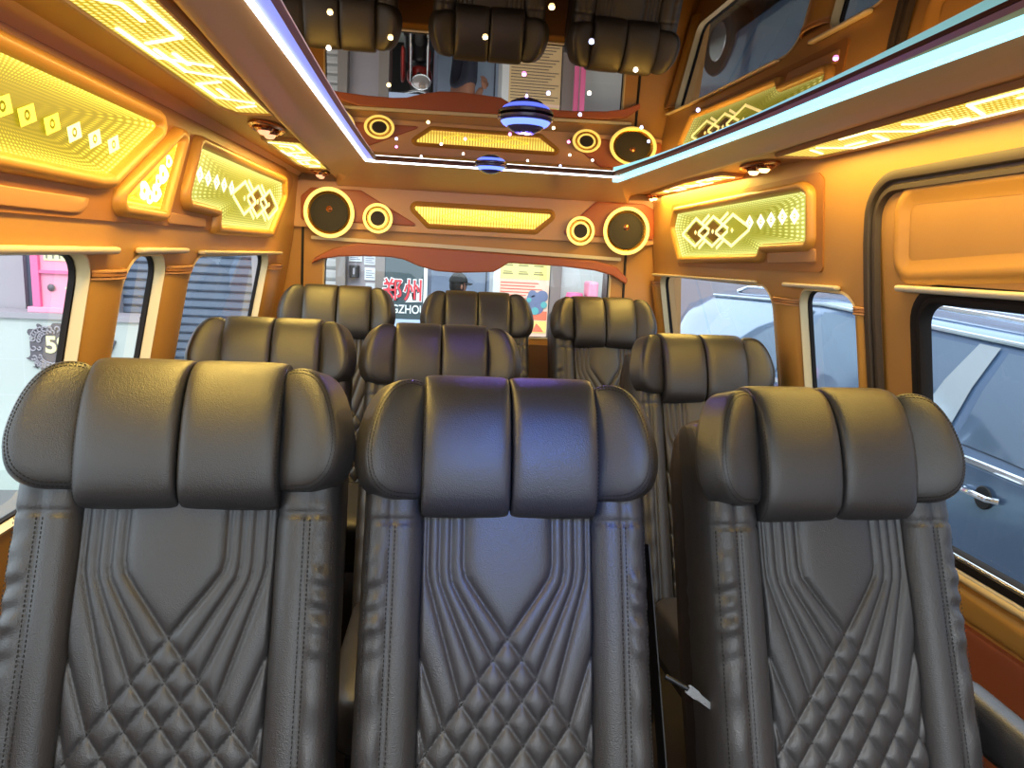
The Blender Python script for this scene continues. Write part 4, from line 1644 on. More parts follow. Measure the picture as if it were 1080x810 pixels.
# belt of the middle front seat: webbing, buckle stalk and tongue
sr = seats[1]
mb = MB()
pts = [SF(0.236, -0.04, -0.05), SF(0.243, -0.2, -0.045), SF(0.248, -0.36, -0.035), SF(0.250, -0.50, -0.03), Vector((0.245, -0.32, 0.42))]
w_ = 0.020
v = []
for p in pts:
    v += [p + SN * w_ + Vector((0.001, 0, 0)), p - SN * w_ + Vector((0.001, 0, 0)), p - SN * w_ - Vector((0.001, 0, 0)), p + SN * w_ - Vector((0.001, 0, 0))]
f = []
for i in range(len(pts) - 1):
    for k in range(4):
        f.append((i * 4 + k, i * 4 + (k + 1) % 4, (i + 1) * 4 + (k + 1) % 4, (i + 1) * 4 + k))
belt = MB().add(v, f).build('seat_belt', 'black', sr)
p0 = SF(0.246, -0.236, 0.0)
tg = MB()
tg.tube([p0, p0 + Vector((0.010, -0.004, -0.004)), p0 + Vector((0.034, -0.010, -0.016))], 0.0045, 10)
tg.build('belt_guide', 'dark_metal', belt, smooth=True)
tg = MB()
d_ = Vector((0.80, -0.2, -0.56)).normalized()
s_ = d_.cross(Vector((0.25, 0.9, -0.4))).normalized()
n_ = d_.cross(s_)
q0 = p0 + Vector((0.032, -0.010, -0.014))
pl = plane(q0, d_, s_)
tg.prism(fillet([(0.0, -0.007), (0.018, -0.007), (0.024, -0.005), (0.058, -0.004), (0.058, 0.004), (0.024, 0.005), (0.018, 0.007), (0.0, 0.007)], 0.003, 2), pl, -0.0015, 0.0015)
tg.build('belt_tongue', 'steel', belt)

# ------------------------------------------------------------------ outside: the street behind and beside the van
GZ = -0.62
struct(MB().box((-14, -6, GZ - 0.3), (16, 16, GZ)).build('ground', 'asphalt'))
struct(MB().box((-14, 5.6, GZ), (2.3, 9.2, GZ + 0.16)).build('floor_walkway', 'walk'))
FZ = GZ + 0.16
YS = 6.5


def wallbox(name, x0, x1, z0, z1, y0, y1, mat, st_=True, bev=0.0):
    o = MB().box((x0, y0, z0), (x1, y1, z1), bev).build(name, mat)
    return struct(o) if st_ else o


# upper storey and backs of the shop
wallbox('wall_upper', -9, 2.3, 2.2, 6.0, YS, YS + 0.4, 'concrete')
wallbox('wall_shop_back', -0.80, 1.60, FZ, 2.2, 8.3, 8.5, 'dark_shop')
wallbox('wall_column', -0.830, -0.750, FZ, 2.2, YS - 0.06, YS + 0.4, 'grey_col')
wallbox('wall_column.001', -0.490, -0.406, FZ, 2.2, YS - 0.06, YS + 0.4, 'grey_col')
wallbox('wall_column.002', -0.030, 0.005, FZ, 2.2, YS - 0.05, YS + 0.4, 'slate')
wallbox('wall_column.003', 1.085, 1.180, FZ, 2.2, YS - 0.06, YS + 0.4, 'grey_col')
wallbox('wall_bay', -0.750, -0.490, FZ, 2.2, YS + 0.1, YS + 0.2, 'grey_pale')
wallbox('wall_white_post', 0.560, 0.620, FZ, 2.2, YS - 0.03, YS + 0.4, 'white')
wallbox('wall_tiled', 1.180, 2.3, FZ, 2.2, YS + 0.1, YS + 0.3, 'tiles')


def shutter(label, x0, x1, mat, pitch=0.075, z0=FZ, z1=2.2):
    mb = MB()
    z = z0
    pr_ = []
    while z < z1:
        pr_ += [(z, 0.0), (z + pitch * 0.25, -0.020), (z + pitch * 0.75, -0.020), (z + pitch * 0.92, 0.0), (z + pitch * 0.96, 0.012)]
        z += pitch
    v = []
    for (zz, yy) in pr_:
        v += [(x0, YS + 0.08 + yy, zz), (x1, YS + 0.08 + yy, zz)]
    f = [(2 * i, 2 * i + 1, 2 * i + 3, 2 * i + 2) for i in range(len(pr_) - 1)]
    o = mb.add(v, f).build('roller_shutter', mat)
    return tag(o, label, 'shutter')


shutter('blue grey roller shutter seen through the rear left windows', -2.66, -1.555, 'shutter_blue')
wallbox('wall_shutter_guide', -1.555, -1.50, FZ, 2.2, YS - 0.0, YS + 0.2, 'grey_pale')
shutter('brown grey roller shutter beside the blue grey one', -1.50, -1.02, 'shutter_brown', 0.062)
shutter('pale roller shutter at the left edge of the rear window', -1.02, -0.830, 'shutter_white', 0.10)
wallbox('wall_pier', -2.95, -2.66, FZ, 2.2, YS - 0.02, YS + 0.3, 'grey_pale')
wallbox('wall_pier.001', -4.6, -3.42, FZ, 2.2, YS, YS + 0.3, 'grey_pale')
wallbox('wall_pier.002', -3.42, -2.95, FZ, 2.2, YS + 0.05, YS + 0.3, 'slate')
# white tiled low wall with ledge
wallbox('wall_low_tiled', -5.2, -2.39, FZ, 0.64, 6.18, 6.42, 'tiles')
wallbox('trim_18', -5.2, -2.37, 0.64, 0.685, 6.15, 6.47, 'grey_pale')

# pink altar box
al = thing('shrine_box', 'bright pink shrine box standing on the white tiled low wall', 'shrine', (-3.015, 6.32, 0.685))
MB().box((-0.25, -0.10, 0.0), (0.25, 0.12, 0.045), 0.006).build('base_board', 'pink_pale', al)
MB().box((-0.215, -0.08, 0.045), (-0.155, 0.10, 0.60), 0.005).build('side_post', 'pink', al)
MB().box((0.155, -0.08, 0.045), (0.215, 0.10, 0.60), 0.005).build('side_post', 'pink', al)
MB().box((-0.155, -0.05, 0.045), (0.155, 0.10, 0.60)).build('front_panel', 'pink_pale', al)
MB().box((-0.155, -0.075, 0.32), (0.155, -0.05, 0.345)).build('cross_rail', 'pink', al)
MB().lathe([(0.026, 0.0), (0.030, -0.012), (0.018, -0.022), (0.0, -0.024)], (-0.075, -0.05, 0.205), 'y', 20).build('knob', 'plaque', al, smooth=True)
MB().box((-0.12, -0.058, 0.425), (0.14, -0.05, 0.50)).build('name_board', 'yellow_cream', al)
mb = MB()
for i in range(5):
    x = -0.10 + 0.05 * i
    mb.box((x, -0.062, 0.44), (x + 0.008, -0.058, 0.485)).box((x - 0.006, -0.062, 0.468), (x + 0.022, -0.058, 0.476))
mb.build('lettering', 'plaque', al)
pts = [(0.06 + 0.035 * math.cos(a), -0.055, 0.17 + 0.04 * math.sin(a)) for a in np.linspace(-2.3, 2.3, 18)]
MB().tube(pts, 0.009, 8).build('scroll_ornament', 'yellow_cream', al, smooth=True)

# ornate house-number plaque
pq = thing('number_plaque', 'ornate dark house number plaque with cream 59 on the white tiles', 'plaque', (-2.918, 6.18, 0.400))
orn = []
for i in range(120):
    a = 2 * PI * i / 120
    c_, s_ = math.cos(a), math.sin(a)
    rx = 0.315 + 0.028 * math.sin(10 * a) + 0.014 * math.sin(23 * a)
    rz = 0.195 + 0.022 * math.sin(12 * a + 1) + 0.010 * math.sin(26 * a)
    orn.append((rx * np.sign(c_) * abs(c_) ** 0.45, rz * np.sign(s_) * abs(s_) ** 0.45))
pf = lambda a, c, h: (a, -0.006 - h, c)
mb = MB().prism(orn, pf, -0.006, 0.014)
mb.build('plaque_plate', 'plaque', pq)
mb = MB()
for i in range(34):
    a = 2 * PI * i / 34
    c_, s_ = math.cos(a), math.sin(a)
    for rr_, rad in ((1.0, 0.026), (0.84, 0.018)):
        x = 0.285 * rr_ * np.sign(c_) * abs(c_) ** 0.45
        z = 0.165 * rr_ * np.sign(s_) * abs(s_) ** 0.45
        cur = [(x + rad * (1 - 0.55 * u) * math.cos(a * 3 + 5 * u), -0.026, z + rad * (1 - 0.55 * u) * math.sin(a * 3 + 5 * u)) for u in np.linspace(0, 1, 9)]
        mb.tube(cur, 0.0065, 6)
mb.build('scroll_border', 'grey_pale', pq, smooth=True)
text('number', '59', 0.185, 'yellow_cream', pq, (-0.195, -0.024, -0.03), 0.006, 0.006, 1.0)

# grey-blue rear bay panel, posters, signs
bay = tag(wallbox('sliding_panel', -0.02, 0.74, FZ, 1.9, 8.0, 8.06, 'paleblue', False), 'pale blue shop panel behind the man in the cap', 'panel')
MB().box((0.605, 7.985, FZ), (0.62, 8.0, 1.9)).build('panel_joint', 'slate', bay)

sg = thing('shop_sign', 'dark teal shop sign with red Chinese characters and white capitals', 'sign', (-0.18, 6.46, 0.95))
MB().box((-0.222, -0.02, -0.22), (0.150, 0.02, 0.38), 0.004).build('sign_board', 'sign_teal', sg)
MB().box((0.118, -0.024, -0.30), (0.150, -0.018, 0.38)).build('sign_edge', 'sign_white', sg)
MB().box((-0.222, -0.022, -0.335), (0.118, 0.02, -0.22)).build('pale_panel', 'paleblue', sg)
for i, ch in enumerate('郑州'):
    x = -0.225 + 0.165 * i - (0.02 if i == 0 else 0)
    text('character_outline', ch, 0.205, 'sign_white', sg, (x, -0.024, -0.035), 0.002, 0.011, 0.86)
    text('character', ch, 0.205, 'sign_red', sg, (x, -0.029, -0.035), 0.002, 0.002, 0.86)
text('capitals', 'ZHENGZHOU', 0.105, 'sign_white', sg, (-0.385, -0.026, -0.165), 0.002, 0.0015, 0.80)
# notices and meter in the narrow bay
mt = tag(MB().box((-0.725, 6.53, 1.075), (-0.640, 6.60, 1.185), 0.008).build('meter_box', 'black'), 'small black meter box between two grey columns', 'box')
MB().box((-0.692, 6.524, 1.105), (-0.676, 6.532, 1.16)).build('meter_window', 'grey_pale', mt)
for (x0, x1, z0, z1, mm, lb) in ((-0.600, -0.500, 1.19, 1.29, 'white', 'upper white notice in the bay between the grey columns'), (-0.595, -0.497, 1.055, 1.165, 'sign_white', 'middle white notice in the bay, beside the meter box'),
                                 (-0.585, -0.500, 0.90, 1.03, 'white', 'lowest white notice in the bay left of the teal sign'), (-0.735, -0.620, 1.215, 1.30, 'sign_white', 'small white notice above the black meter box')):
    nb = tag(MB().box((x0, 6.588, z0), (x1, 6.602, z1), 0.002).build('notice', mm), lb, 'notice')
    mb = MB()
    for k in range(4):
        zz = z0 + (z1 - z0) * (0.2 + 0.18 * k)
        mb.box((x0 + 0.012, 6.586, zz), (x1 - 0.012 - 0.02 * (k % 2), 6.589, zz + 0.006))
    mb.build('print_lines', 'bluegrey', nb)

po = thing('poster', 'tall yellow and peach printed poster behind the last row of seats', 'poster', (0.845, 6.48, 0.75))
MB().box((-0.230, -0.004, -0.90), (0.230, 0.004, 0.62)).build('sheet', 'poster_peach', po)
MB().box((-0.228, -0.007, 0.385), (0.228, -0.004, 0.60)).build('header_band', 'poster_yellow', po)
MB().box((-0.228, -0.007, -0.88), (0.228, -0.004, -0.14)).build('lower_band', 'poster_tan', po)
mb = MB()
for r_ in range(2):
    for k in range(3):
        x = -0.20 + 0.14 * k
        z = 0.425 + 0.075 * r_
        mb.box((x, -0.0085, z), (x + 0.09, -0.007, z + 0.013)).box((x + 0.005, -0.0085, z + 0.02), (x + 0.08, -0.007, z + 0.029))
mb.build('header_text', 'ink_green', po)
mb = MB()
for k in range(8):
    z = 0.150 + 0.028 * k
    mb.box((-0.215, -0.006, z), (0.10 + 0.1 * ((k * 7) % 3) / 3 - (0.08 if k < 4 else 0), -0.004, z + 0.009))
mb.build('red_text', 'ink_red', po)
mb = MB()
for k in range(22):
    z = -0.86 + 0.032 * k
    mb.box((-0.21, -0.009, z), (0.21 - 0.12 * ((k * 5) % 4) / 4, -0.007, z + 0.008))
mb.build('fine_print', 'ink_dark', po)
# picture of an engine-like machine on the poster
mb = MB()
for (x, z, r_) in ((0.10, 0.20, 0.075), (0.17, 0.235, 0.055), (0.13, 0.13, 0.06), (0.08, 0.25, 0.04)):
    mb.lathe([(r_, -0.004), (r_, -0.010), (r_ * 0.6, -0.012)], (x, 0, z), 'y', 16)
mb.build('picture', 'bluegrey', po)
mb = MB()
for (x, z, r_) in ((0.11, 0.10, 0.035), (0.19, 0.16, 0.03), (0.05, 0.20, 0.022)):
    mb.lathe([(r_, -0.010), (r_, -0.0135), (0.0, -0.014)], (x, 0, z), 'y', 14)
mb.build('picture', 'teal', po)
MB().box((0.085, -0.0095, 0.02), (0.222, -0.004, 0.10)).build('red_label', 'orange_red', po)
MB().box((0.075, -0.0095, -0.10), (0.222, -0.004, 0.01)).build('yellow_label', 'poster_yellow', po)
MB().add([(0.09, -0.011, -0.09), (0.20, -0.011, -0.09), (0.17, -0.011, -0.05), (0.13, -0.011, -0.01)], [(0, 1, 2, 3)]).build('red_mark', 'orange_red', po)


# pink plastic stools / crates by the tiled wall
def stool(label, x, y, z, s=1.0, mat='pink'):
    t_ = thing('plastic_stool', label, 'stool', (x, y, z), 'pink plastic stools by the tiled wall')
    MB().lathe([(0.0, 0.40 * s), (0.13 * s, 0.40 * s), (0.15 * s, 0.39 * s), (0.15 * s, 0.36 * s), (0.13 * s, 0.355 * s)], n=20).build('seat', mat, t_, smooth=True, autosmooth=40)
    for k in range(4):
        a = PI / 4 + k * PI / 2
        MB().tube([(0.115 * s * math.cos(a), 0.115 * s * math.sin(a), 0.37 * s), (0.17 * s * math.cos(a), 0.17 * s * math.sin(a), 0.0)], [0.02 * s, 0.016 * s], 8).build('leg', mat, t_, smooth=True)
    return t_


tb = thing('side_table', 'pink table by the tiled wall behind the right rear seat', 'table', (1.50, 6.25, FZ))
MB().box((-0.33, -0.16, 1.33), (0.33, 0.18, 1.37), 0.008).build('tabletop', 'pink', tb)
for sx in (-0.30, 0.30):
    for sy in (-0.13, 0.15):
        MB().box((sx - 0.02, sy - 0.02, 0.0), (sx + 0.02, sy + 0.02, 1.335), 0.004).build('leg', 'pink', tb)
zt = FZ + 1.37
bt = tag(MB().lathe([(0.055, 0.0), (0.075, 0.02), (0.08, 0.10), (0.07, 0.135), (0.0, 0.14)], n=20).build('pot', 'pink', smooth=True, autosmooth=50), 'round dark pink pot on the pink table', 'pot')
bt.location = (1.27, 6.25, zt)
bx = thing('crate', 'pink crate with a grey basket on the pink table', 'crate', (1.47, 6.25, zt))
MB().box((-0.09, -0.10, 0.0), (0.05, 0.10, 0.10), 0.008).build('crate_body', 'grey_col', bx)
MB().box((-0.10, -0.11, 0.10), (-0.01, 0.11, 0.24), 0.02).build('bag', 'pink_pale', bx)
bk = tag(MB().box((-0.11, -0.10, 0.0), (0.0, 0.10, 0.32), 0.012).build('cabinet', 'grey_col'), 'grey brown box standing on the pink table', 'box')
bk.location = (1.65, 6.27, zt)
cl = tag(MB().add(*puff(fillet([(-0.06, 0.0), (0.10, 0.0), (0.09, 0.20), (0.03, 0.30), (-0.04, 0.22)], 0.03, 4), lambda a, c, h: (a, -h, c), 0.05, 0.02, 0.05, n=2.4)).build('cloth_bag', 'pink_pale', smooth=True), 'pale pink bag at the right end of the pink table', 'bag')
cl.location = (1.76, 6.22, zt)


# motorcycle parked inside the shop bay: seen in the ceiling mirror
mc = thing('motorcycle', 'red motorcycle with round headlight behind the van, seen in the ceiling mirror', 'motorcycle', (-0.16, 6.55, FZ))
mc.scale = (0.85, 0.85, 0.85)


def wheel(parent, y, r):
    n = 32
    t_ = MB()
    t_.tube([(0, y + r * math.cos(2 * PI * k / n), r + 0.045 + r * math.sin(2 * PI * k / n)) for k in range(n)], 0.045, 10, closed=True)
    w_ = t_.build('wheel', 'tyre', parent, smooth=True)
    q = MB().lathe([(0.05, -0.04), (0.05, 0.04)], (0, y, r + 0.045), 'x', 14)
    for k in range(8):
        a = PI * k / 4
        q.tube([(0, y, r + 0.045), (0, y + (r - 0.03) * math.cos(a), r + 0.045 + (r - 0.03) * math.sin(a))], 0.006, 6)
    q.build('hub', 'chrome', w_, smooth=True)


wheel(mc, 0.05, 0.27)
wheel(mc, 1.25, 0.27)
MB().tube([(0.09, 0.05, 0.32), (0.09, 0.22, 0.80), (0.09, 0.28, 1.02)], 0.022, 10).tube([(-0.09, 0.05, 0.32), (-0.09, 0.22, 0.80), (-0.09, 0.28, 1.02)], 0.022, 10).build('fork', 'chrome', mc, smooth=True)
MB().lathe([(0.0, -0.075), (0.05, -0.072), (0.088, -0.06), (0.098, -0.045), (0.10, -0.02), (0.08, 0.06), (0.03, 0.11), (0.0, 0.12)], (0.03, 0.03, 1.09), 'y', 28).build('headlight_shell', 'black', mc, smooth=True)
hl = MB().lathe([(0.0, -0.082), (0.05, -0.079), (0.086, -0.066)], (0.03, 0.03, 1.09), 'y', 28).build('headlight_lens', 'lens', mc, smooth=True)
MB().tube([(0.03 + 0.094 * math.cos(2 * PI * k / 28), -0.03, 1.09 + 0.094 * math.sin(2 * PI * k / 28)) for k in range(28)], 0.009, 8, closed=True).build('headlight_rim', 'chrome', hl, smooth=True)
MB().tube([(-0.36, 0.34, 1.16), (-0.20, 0.24, 1.19), (0.0, 0.22, 1.14), (0.20, 0.24, 1.19), (0.36, 0.34, 1.16)], 0.014, 8).build('handlebar', 'chrome', mc, smooth=True)
for sx in (-1, 1):
    MB().tube([(sx * 0.28, 0.29, 1.175), (sx * 0.38, 0.355, 1.158)], 0.022, 10).build('grip', 'tyre', mc, smooth=True)
    MB().tube([(sx * 0.22, 0.25, 1.19), (sx * 0.26, 0.22, 1.34)], 0.006, 6).lathe([(0.0, -0.015), (0.055, -0.01), (0.06, 0.01), (0.0, 0.02)], (sx * 0.26, 0.22, 1.36), 'y', 16).build('mirror', 'black', mc, smooth=True)
tank = fillet([(0.30, 0.78), (0.75, 0.80), (0.78, 0.92), (0.60, 1.02), (0.36, 1.02)], 0.05, 5)
MB().add(*puff(tank, lambda a, c, h: (h, a, c), 0.14, 0.0, 0.14, n=2.3)).build('fuel_tank', 'bike_red', mc, smooth=True)
MB().add(*puff(fillet([(0.72, 0.80), (1.40, 0.86), (1.42, 0.93), (1.05, 0.90), (0.76, 0.90)], 0.03, 4), lambda a, c, h: (h, a, c), 0.12, 0.0, 0.12, n=3)).build('saddle', 'tyre', mc, smooth=True)
MB().add(*puff(fillet([(0.35, 0.36), (0.80, 0.34), (0.86, 0.70), (0.38, 0.74)], 0.05, 4), lambda a, c, h: (h, a, c), 0.13, 0.0, 0.13, n=3)).build('engine', 'dark_metal', mc, smooth=True)
fr_ = MB()
for sx in (-0.17, 0.17):
    fr_.add(*puff(fillet([(0.10, 0.62), (0.44, 0.55), (0.50, 0.95), (0.22, 1.06)], 0.05, 4), lambda a, c, h, sx=sx: (sx + h, a, c), 0.025, 0.0, 0.025, n=3))
fr_.build('fairing', 'bike_red', mc, smooth=True)
MB().tube([(0.0, 0.28, 0.95), (0.0, 0.45, 0.78), (0.0, 0.85, 0.76), (0.0, 1.35, 0.84)], 0.025, 8).tube([(0.06, 0.80, 0.42), (0.06, 1.25, 0.32)], 0.025, 8).tube([(-0.06, 0.80, 0.42), (-0.06, 1.25, 0.32)], 0.025, 8).tube([(-0.15, 0.5, 0.36), (-0.16, 1.45, 0.44)], 0.035, 10).build('frame', 'dark_metal', mc, smooth=True)
MB().tube([(0.10, 0.85, 0.30), (0.26, 0.90, 0.0)], 0.014, 8).build('kickstand', 'dark_metal', mc, smooth=True)


# the man in the cap behind the van, in profile
def skin_body(name, verts, edges, radii, mat, parent, root=0, sub=2):
    me = bpy.data.meshes.new(name)
    me.from_pydata(verts, edges, [])
    o_ = bpy.data.objects.new('tmp', me)
    COL.objects.link(o_)
    md = o_.modifiers.new('skin', 'SKIN')
    md.use_smooth_shade = True
    for i, r_ in enumerate(radii):
        sv = me.skin_vertices[0].data[i]
        rr_ = r_ if isinstance(r_, tuple) else (r_, r_)
        sv.radius = rr_
        sv.use_root = (i == root)
    sd = o_.modifiers.new('sub', 'SUBSURF')
    sd.levels = sub
    sd.render_levels = sub
    out_ = baked(o_)
    bpy.data.objects.remove(o_)
    return link(name, out_, mat, parent, smooth=True)


px, py = 0.245, 7.15
man = thing('person', 'person in a dark cap and brown shirt standing outside the rear window, facing right', 'person', (px, py, FZ))
man.rotation_euler = (0, 0, R(35))
man.scale = (0.905, 0.905, 0.905)
# standing, facing +x; z measured from the ground
V_ = [(0, 0, 0.95), (0.0, 0, 1.12), (0.0, 0, 1.30), (-0.01, 0, 1.42), (0.005, 0, 1.49), (0.02, 0, 1.55),
      (0.0, -0.17, 1.40), (-0.02, -0.23, 1.12), (0.08, -0.22, 0.90), (0.0, 0.17, 1.40), (-0.02, 0.23, 1.12), (0.08, 0.22, 0.90),
      (0.0, -0.09, 0.90), (0.02, -0.10, 0.50), (-0.02, -0.10, 0.09), (0.12, -0.11, 0.04), (0.0, 0.09, 0.90), (0.02, 0.10, 0.50), (-0.02, 0.10, 0.09), (0.12, 0.11, 0.04)]
E_ = [(0, 1), (1, 2), (2, 3), (3, 4), (4, 5), (3, 6), (6, 7), (7, 8), (3, 9), (9, 10), (10, 11), (0, 12), (12, 13), (13, 14), (14, 15), (0, 16), (16, 17), (17, 18), (18, 19)]
R_ = [(0.12, 0.16), (0.11, 0.15), (0.12, 0.17), (0.09, 0.12), 0.060, 0.058, 0.062, 0.045, 0.032, 0.062, 0.045, 0.032, 0.085, 0.06, 0.042, 0.035, 0.085, 0.06, 0.042, 0.035]
body = skin_body('body', V_, E_, R_, 'skin', man)
# head: an ellipsoid shaped with brow, nose, chin
bm = bmesh.new()
bmesh.ops.create_uvsphere(bm, u_segments=40, v_segments=28, radius=1)
for q in bm.verts:
    x, y, z = q.co
    nx_ = x * 0.098 + 0.004
    ny_ = y * (0.074 + 0.006 * z)
    nz_ = z * 0.122
    if z < -0.2:
        nx_ += 0.022 * (-z - 0.2) * (1 if x > 0 else 0.2)
        ny_ *= 1 - 0.22 * (-z - 0.2)
    if x > 0.75:
        nose = math.exp(-((z + 0.12) / 0.16) ** 2 - (y / 0.16) ** 2)
        nx_ += 0.026 * nose
        nx_ += 0.006 * math.exp(-((z + 0.50) / 0.07) ** 2 - (y / 0.32) ** 2)
        nx_ -= 0.007 * math.exp(-((z - 0.06) / 0.09) ** 2 - ((abs(y) - 0.33) / 0.16) ** 2)
    q.co = Vector((nx_ + 0.035, ny_, nz_ + 1.635))
me = bpy.data.meshes.new('head')
bm.to_mesh(me)
bm.free()
head = link('head', me, 'skin', man, smooth=True)
for sy in (-1, 1):
    ear = MB().add(*puff([(0.018 * math.cos(a) - 0.002, 0.032 * math.sin(a)) for a in np.linspace(0, 2 * PI, 16, endpoint=False)], lambda a, c, h, sy=sy: (0.03 + a, sy * (0.073 + h), 1.625 + c), 0.010, 0.004, 0.004, n=2.2, count=20))
    ear.build('ear', 'skin', head, smooth=True)
    MB().lathe([(0.0, 0.004), (0.007, 0.0), (0.0, -0.004)], (0.122, sy * 0.026, 1.643), 'x', 10).build('eye', 'black', head, smooth=True)
# hair at the back and sides
bm = bmesh.new()
bmesh.ops.create_uvsphere(bm, u_segments=32, v_segments=20, radius=1)
kill = [q for q in bm.verts if q.co.x > 0.30 or q.co.z < -0.55]
bmesh.ops.delete(bm, geom=kill, context='VERTS')
for q in bm.verts:
    q.co = Vector((q.co.x * 0.106 + 0.036, q.co.y * 0.081, q.co.z * 0.127 + 1.638))
me = bpy.data.meshes.new('hair')
bm.to_mesh(me)
bm.free()
link('hair', me, 'hair', man, smooth=True)
# cap: crown and brim
bm = bmesh.new()
bmesh.ops.create_uvsphere(bm, u_segments=36, v_segments=24, radius=1)
bmesh.ops.delete(bm, geom=[q for q in bm.verts if q.co.z < 0.10], context='VERTS')
for q in bm.verts:
    q.co = Vector((q.co.x * 0.115 + 0.038, q.co.y * 0.088, q.co.z * 0.125 + 1.655))
me = bpy.data.meshes.new('cap')
bm.to_mesh(me)
bm.free()
cp_ = link('cap', me, 'cap', man, smooth=True)
sdm = cp_.modifiers.new('solid', 'SOLIDIFY')
sdm.thickness = 0.003
br_ = []
v, f = [], []
for i in range(15):
    a = -1.25 + 2.5 * i / 14
    for j in range(5):
        u = j / 4
        x = 0.038 + math.cos(a) * (0.108 + 0.085 * u * math.cos(a) ** 0.6)
        y = math.sin(a) * (0.084 + 0.006 * u)
        v.append((x, y, 1.672 - 0.016 * u - 0.020 * math.sin(a) ** 2))
f = [(i * 5 + j, i * 5 + j + 1, (i + 1) * 5 + j + 1, (i + 1) * 5 + j) for i in range(14) for j in range(4)]
bo = MB().add(v, f).build('cap_brim', 'black', cp_, smooth=True)
sdm = bo.modifiers.new('solid', 'SOLIDIFY')
sdm.thickness = 0.005
# shirt and trousers follow the body
V2 = [(0, 0, 0.93), (0.0, 0, 1.12), (0.0, 0, 1.30), (-0.01, 0, 1.425), (0.0, 0, 1.475), (0.0, -0.175, 1.405), (-0.015, -0.215, 1.20), (0.0, 0.175, 1.405), (-0.015, 0.215, 1.20)]
E2 = [(0, 1), (1, 2), (2, 3), (3, 4), (3, 5), (5, 6), (3, 7), (7, 8)]
R2_ = [(0.135, 0.175), (0.125, 0.165), (0.135, 0.185), (0.105, 0.135), (0.075, 0.075), 0.075, 0.065, 0.075, 0.065]
skin_body('shirt', V2, E2, R2_, 'shirt', man)
V3 = [(0, 0, 0.98), (0, 0, 0.92), (0.0, -0.09, 0.86), (0.02, -0.10, 0.50), (-0.02, -0.10, 0.10), (0.0, 0.09, 0.86), (0.02, 0.10, 0.50), (-0.02, 0.10, 0.10)]
E3 = [(0, 1), (1, 2), (2, 3), (3, 4), (1, 5), (5, 6), (6, 7)]
R3_ = [(0.13, 0.17), (0.13, 0.17), 0.10, 0.078, 0.062, 0.10, 0.078, 0.062]
skin_body('trousers', V3, E3, R3_, 'trousers', man)
for sy in (-1, 1):
    MB().add(*puff(fillet([(-0.07, -0.045), (0.14, -0.04), (0.20, 0.0), (0.14, 0.045), (-0.07, 0.045)], 0.03, 4), lambda a, c, h, sy=sy: (a, sy * 0.105 + c, 0.035 + h), 0.06, 0.03, 0.0, n=2.6)).build('shoe', 'black', man, smooth=True)
    hz = 0.86
    hd = MB()
    hx = 0.10
    hd.add(*puff(fillet([(hx - 0.035, hz - 0.05), (hx + 0.045, hz - 0.05), (hx + 0.035, hz + 0.05), (hx - 0.02, hz + 0.05)], 0.015, 4), lambda a, c, h, sy=sy: (a, sy * 0.225 + h, c), 0.013, 0.004, 0.013, n=2.5, count=32))
    for k, ln in enumerate((0.066, 0.075, 0.070, 0.055)):
        x = hx - 0.026 + 0.021 * k
        hd.tube([(x, sy * 0.225, hz - 0.04), (x + 0.004, sy * 0.222, hz - 0.04 - ln * 0.5), (x - 0.002, sy * 0.212, hz - 0.04 - ln)], [0.0095, 0.0088, 0.007], 8)
    hd.tube([(hx + 0.04, sy * 0.222, hz + 0.012), (hx + 0.065, sy * 0.214, hz - 0.015), (hx + 0.070, sy * 0.208, hz - 0.045)], [0.011, 0.010, 0.008], 8)
    hd.build('hand', 'skin', man, smooth=True)

# ------------------------------------------------------------------ parked car on the right
car = thing('parked_car', 'long dark blue parked vehicle seen through the right windows, chrome belt strip and handles', 'car', (0, 0, GZ))
YM = lambda q: q * 1.4 - 0.93
XC = 3.50     # car's centre plane
hwid = 0.93


def car_section(y):
    """half cross-section (x from centre outwards) at station y; z from ground"""
    # cabin roof and belt heights along the car (y grows to the rear)
    y = (y + 0.93) / 1.4
    roof_ = float(np.interp(y, [1.0, 1.25, 2.0, 2.7, 4.2, 5.6, 6.0, 6.3, 6.42], [0.86, 1.02, 1.12, 1.72, 1.80, 1.74, 1.60, 1.10, 0.95]))
    belt_ = float(np.interp(y, [1.0, 1.25, 2.0, 6.0, 6.42], [0.84, 0.98, 1.10, 1.20, 0.98]))
    roof_ = max(roof_, belt_ + 0.01)
    w_ = float(np.interp(y, [1.0, 1.2, 1.6, 5.9, 6.3, 6.42], [0.72, 0.85, 0.93, 0.93, 0.86, 0.76]))
    sill = 0.30
    cab = roof_ - belt_
    tl = min(0.26, 0.40 * cab)
    return [(w_ * 0.90, sill), (w_ * 0.985, sill + 0.08), (w_, 0.62), (w_ * 1.0, 0.86), (w_ * 0.985, belt_ - 0.03), (w_ * 0.955, belt_), (w_ * 0.955 - tl * 0.5, belt_ + cab * 0.5), (w_ * 0.955 - tl, belt_ + cab * 0.86), (w_ * 0.955 - tl - 0.03, belt_ + cab * 0.91), (w_ * 0.955 - tl - 0.14, belt_ + cab * 0.975), (w_ * 0.35, roof_), (0.0, roof_ + 0.005)]


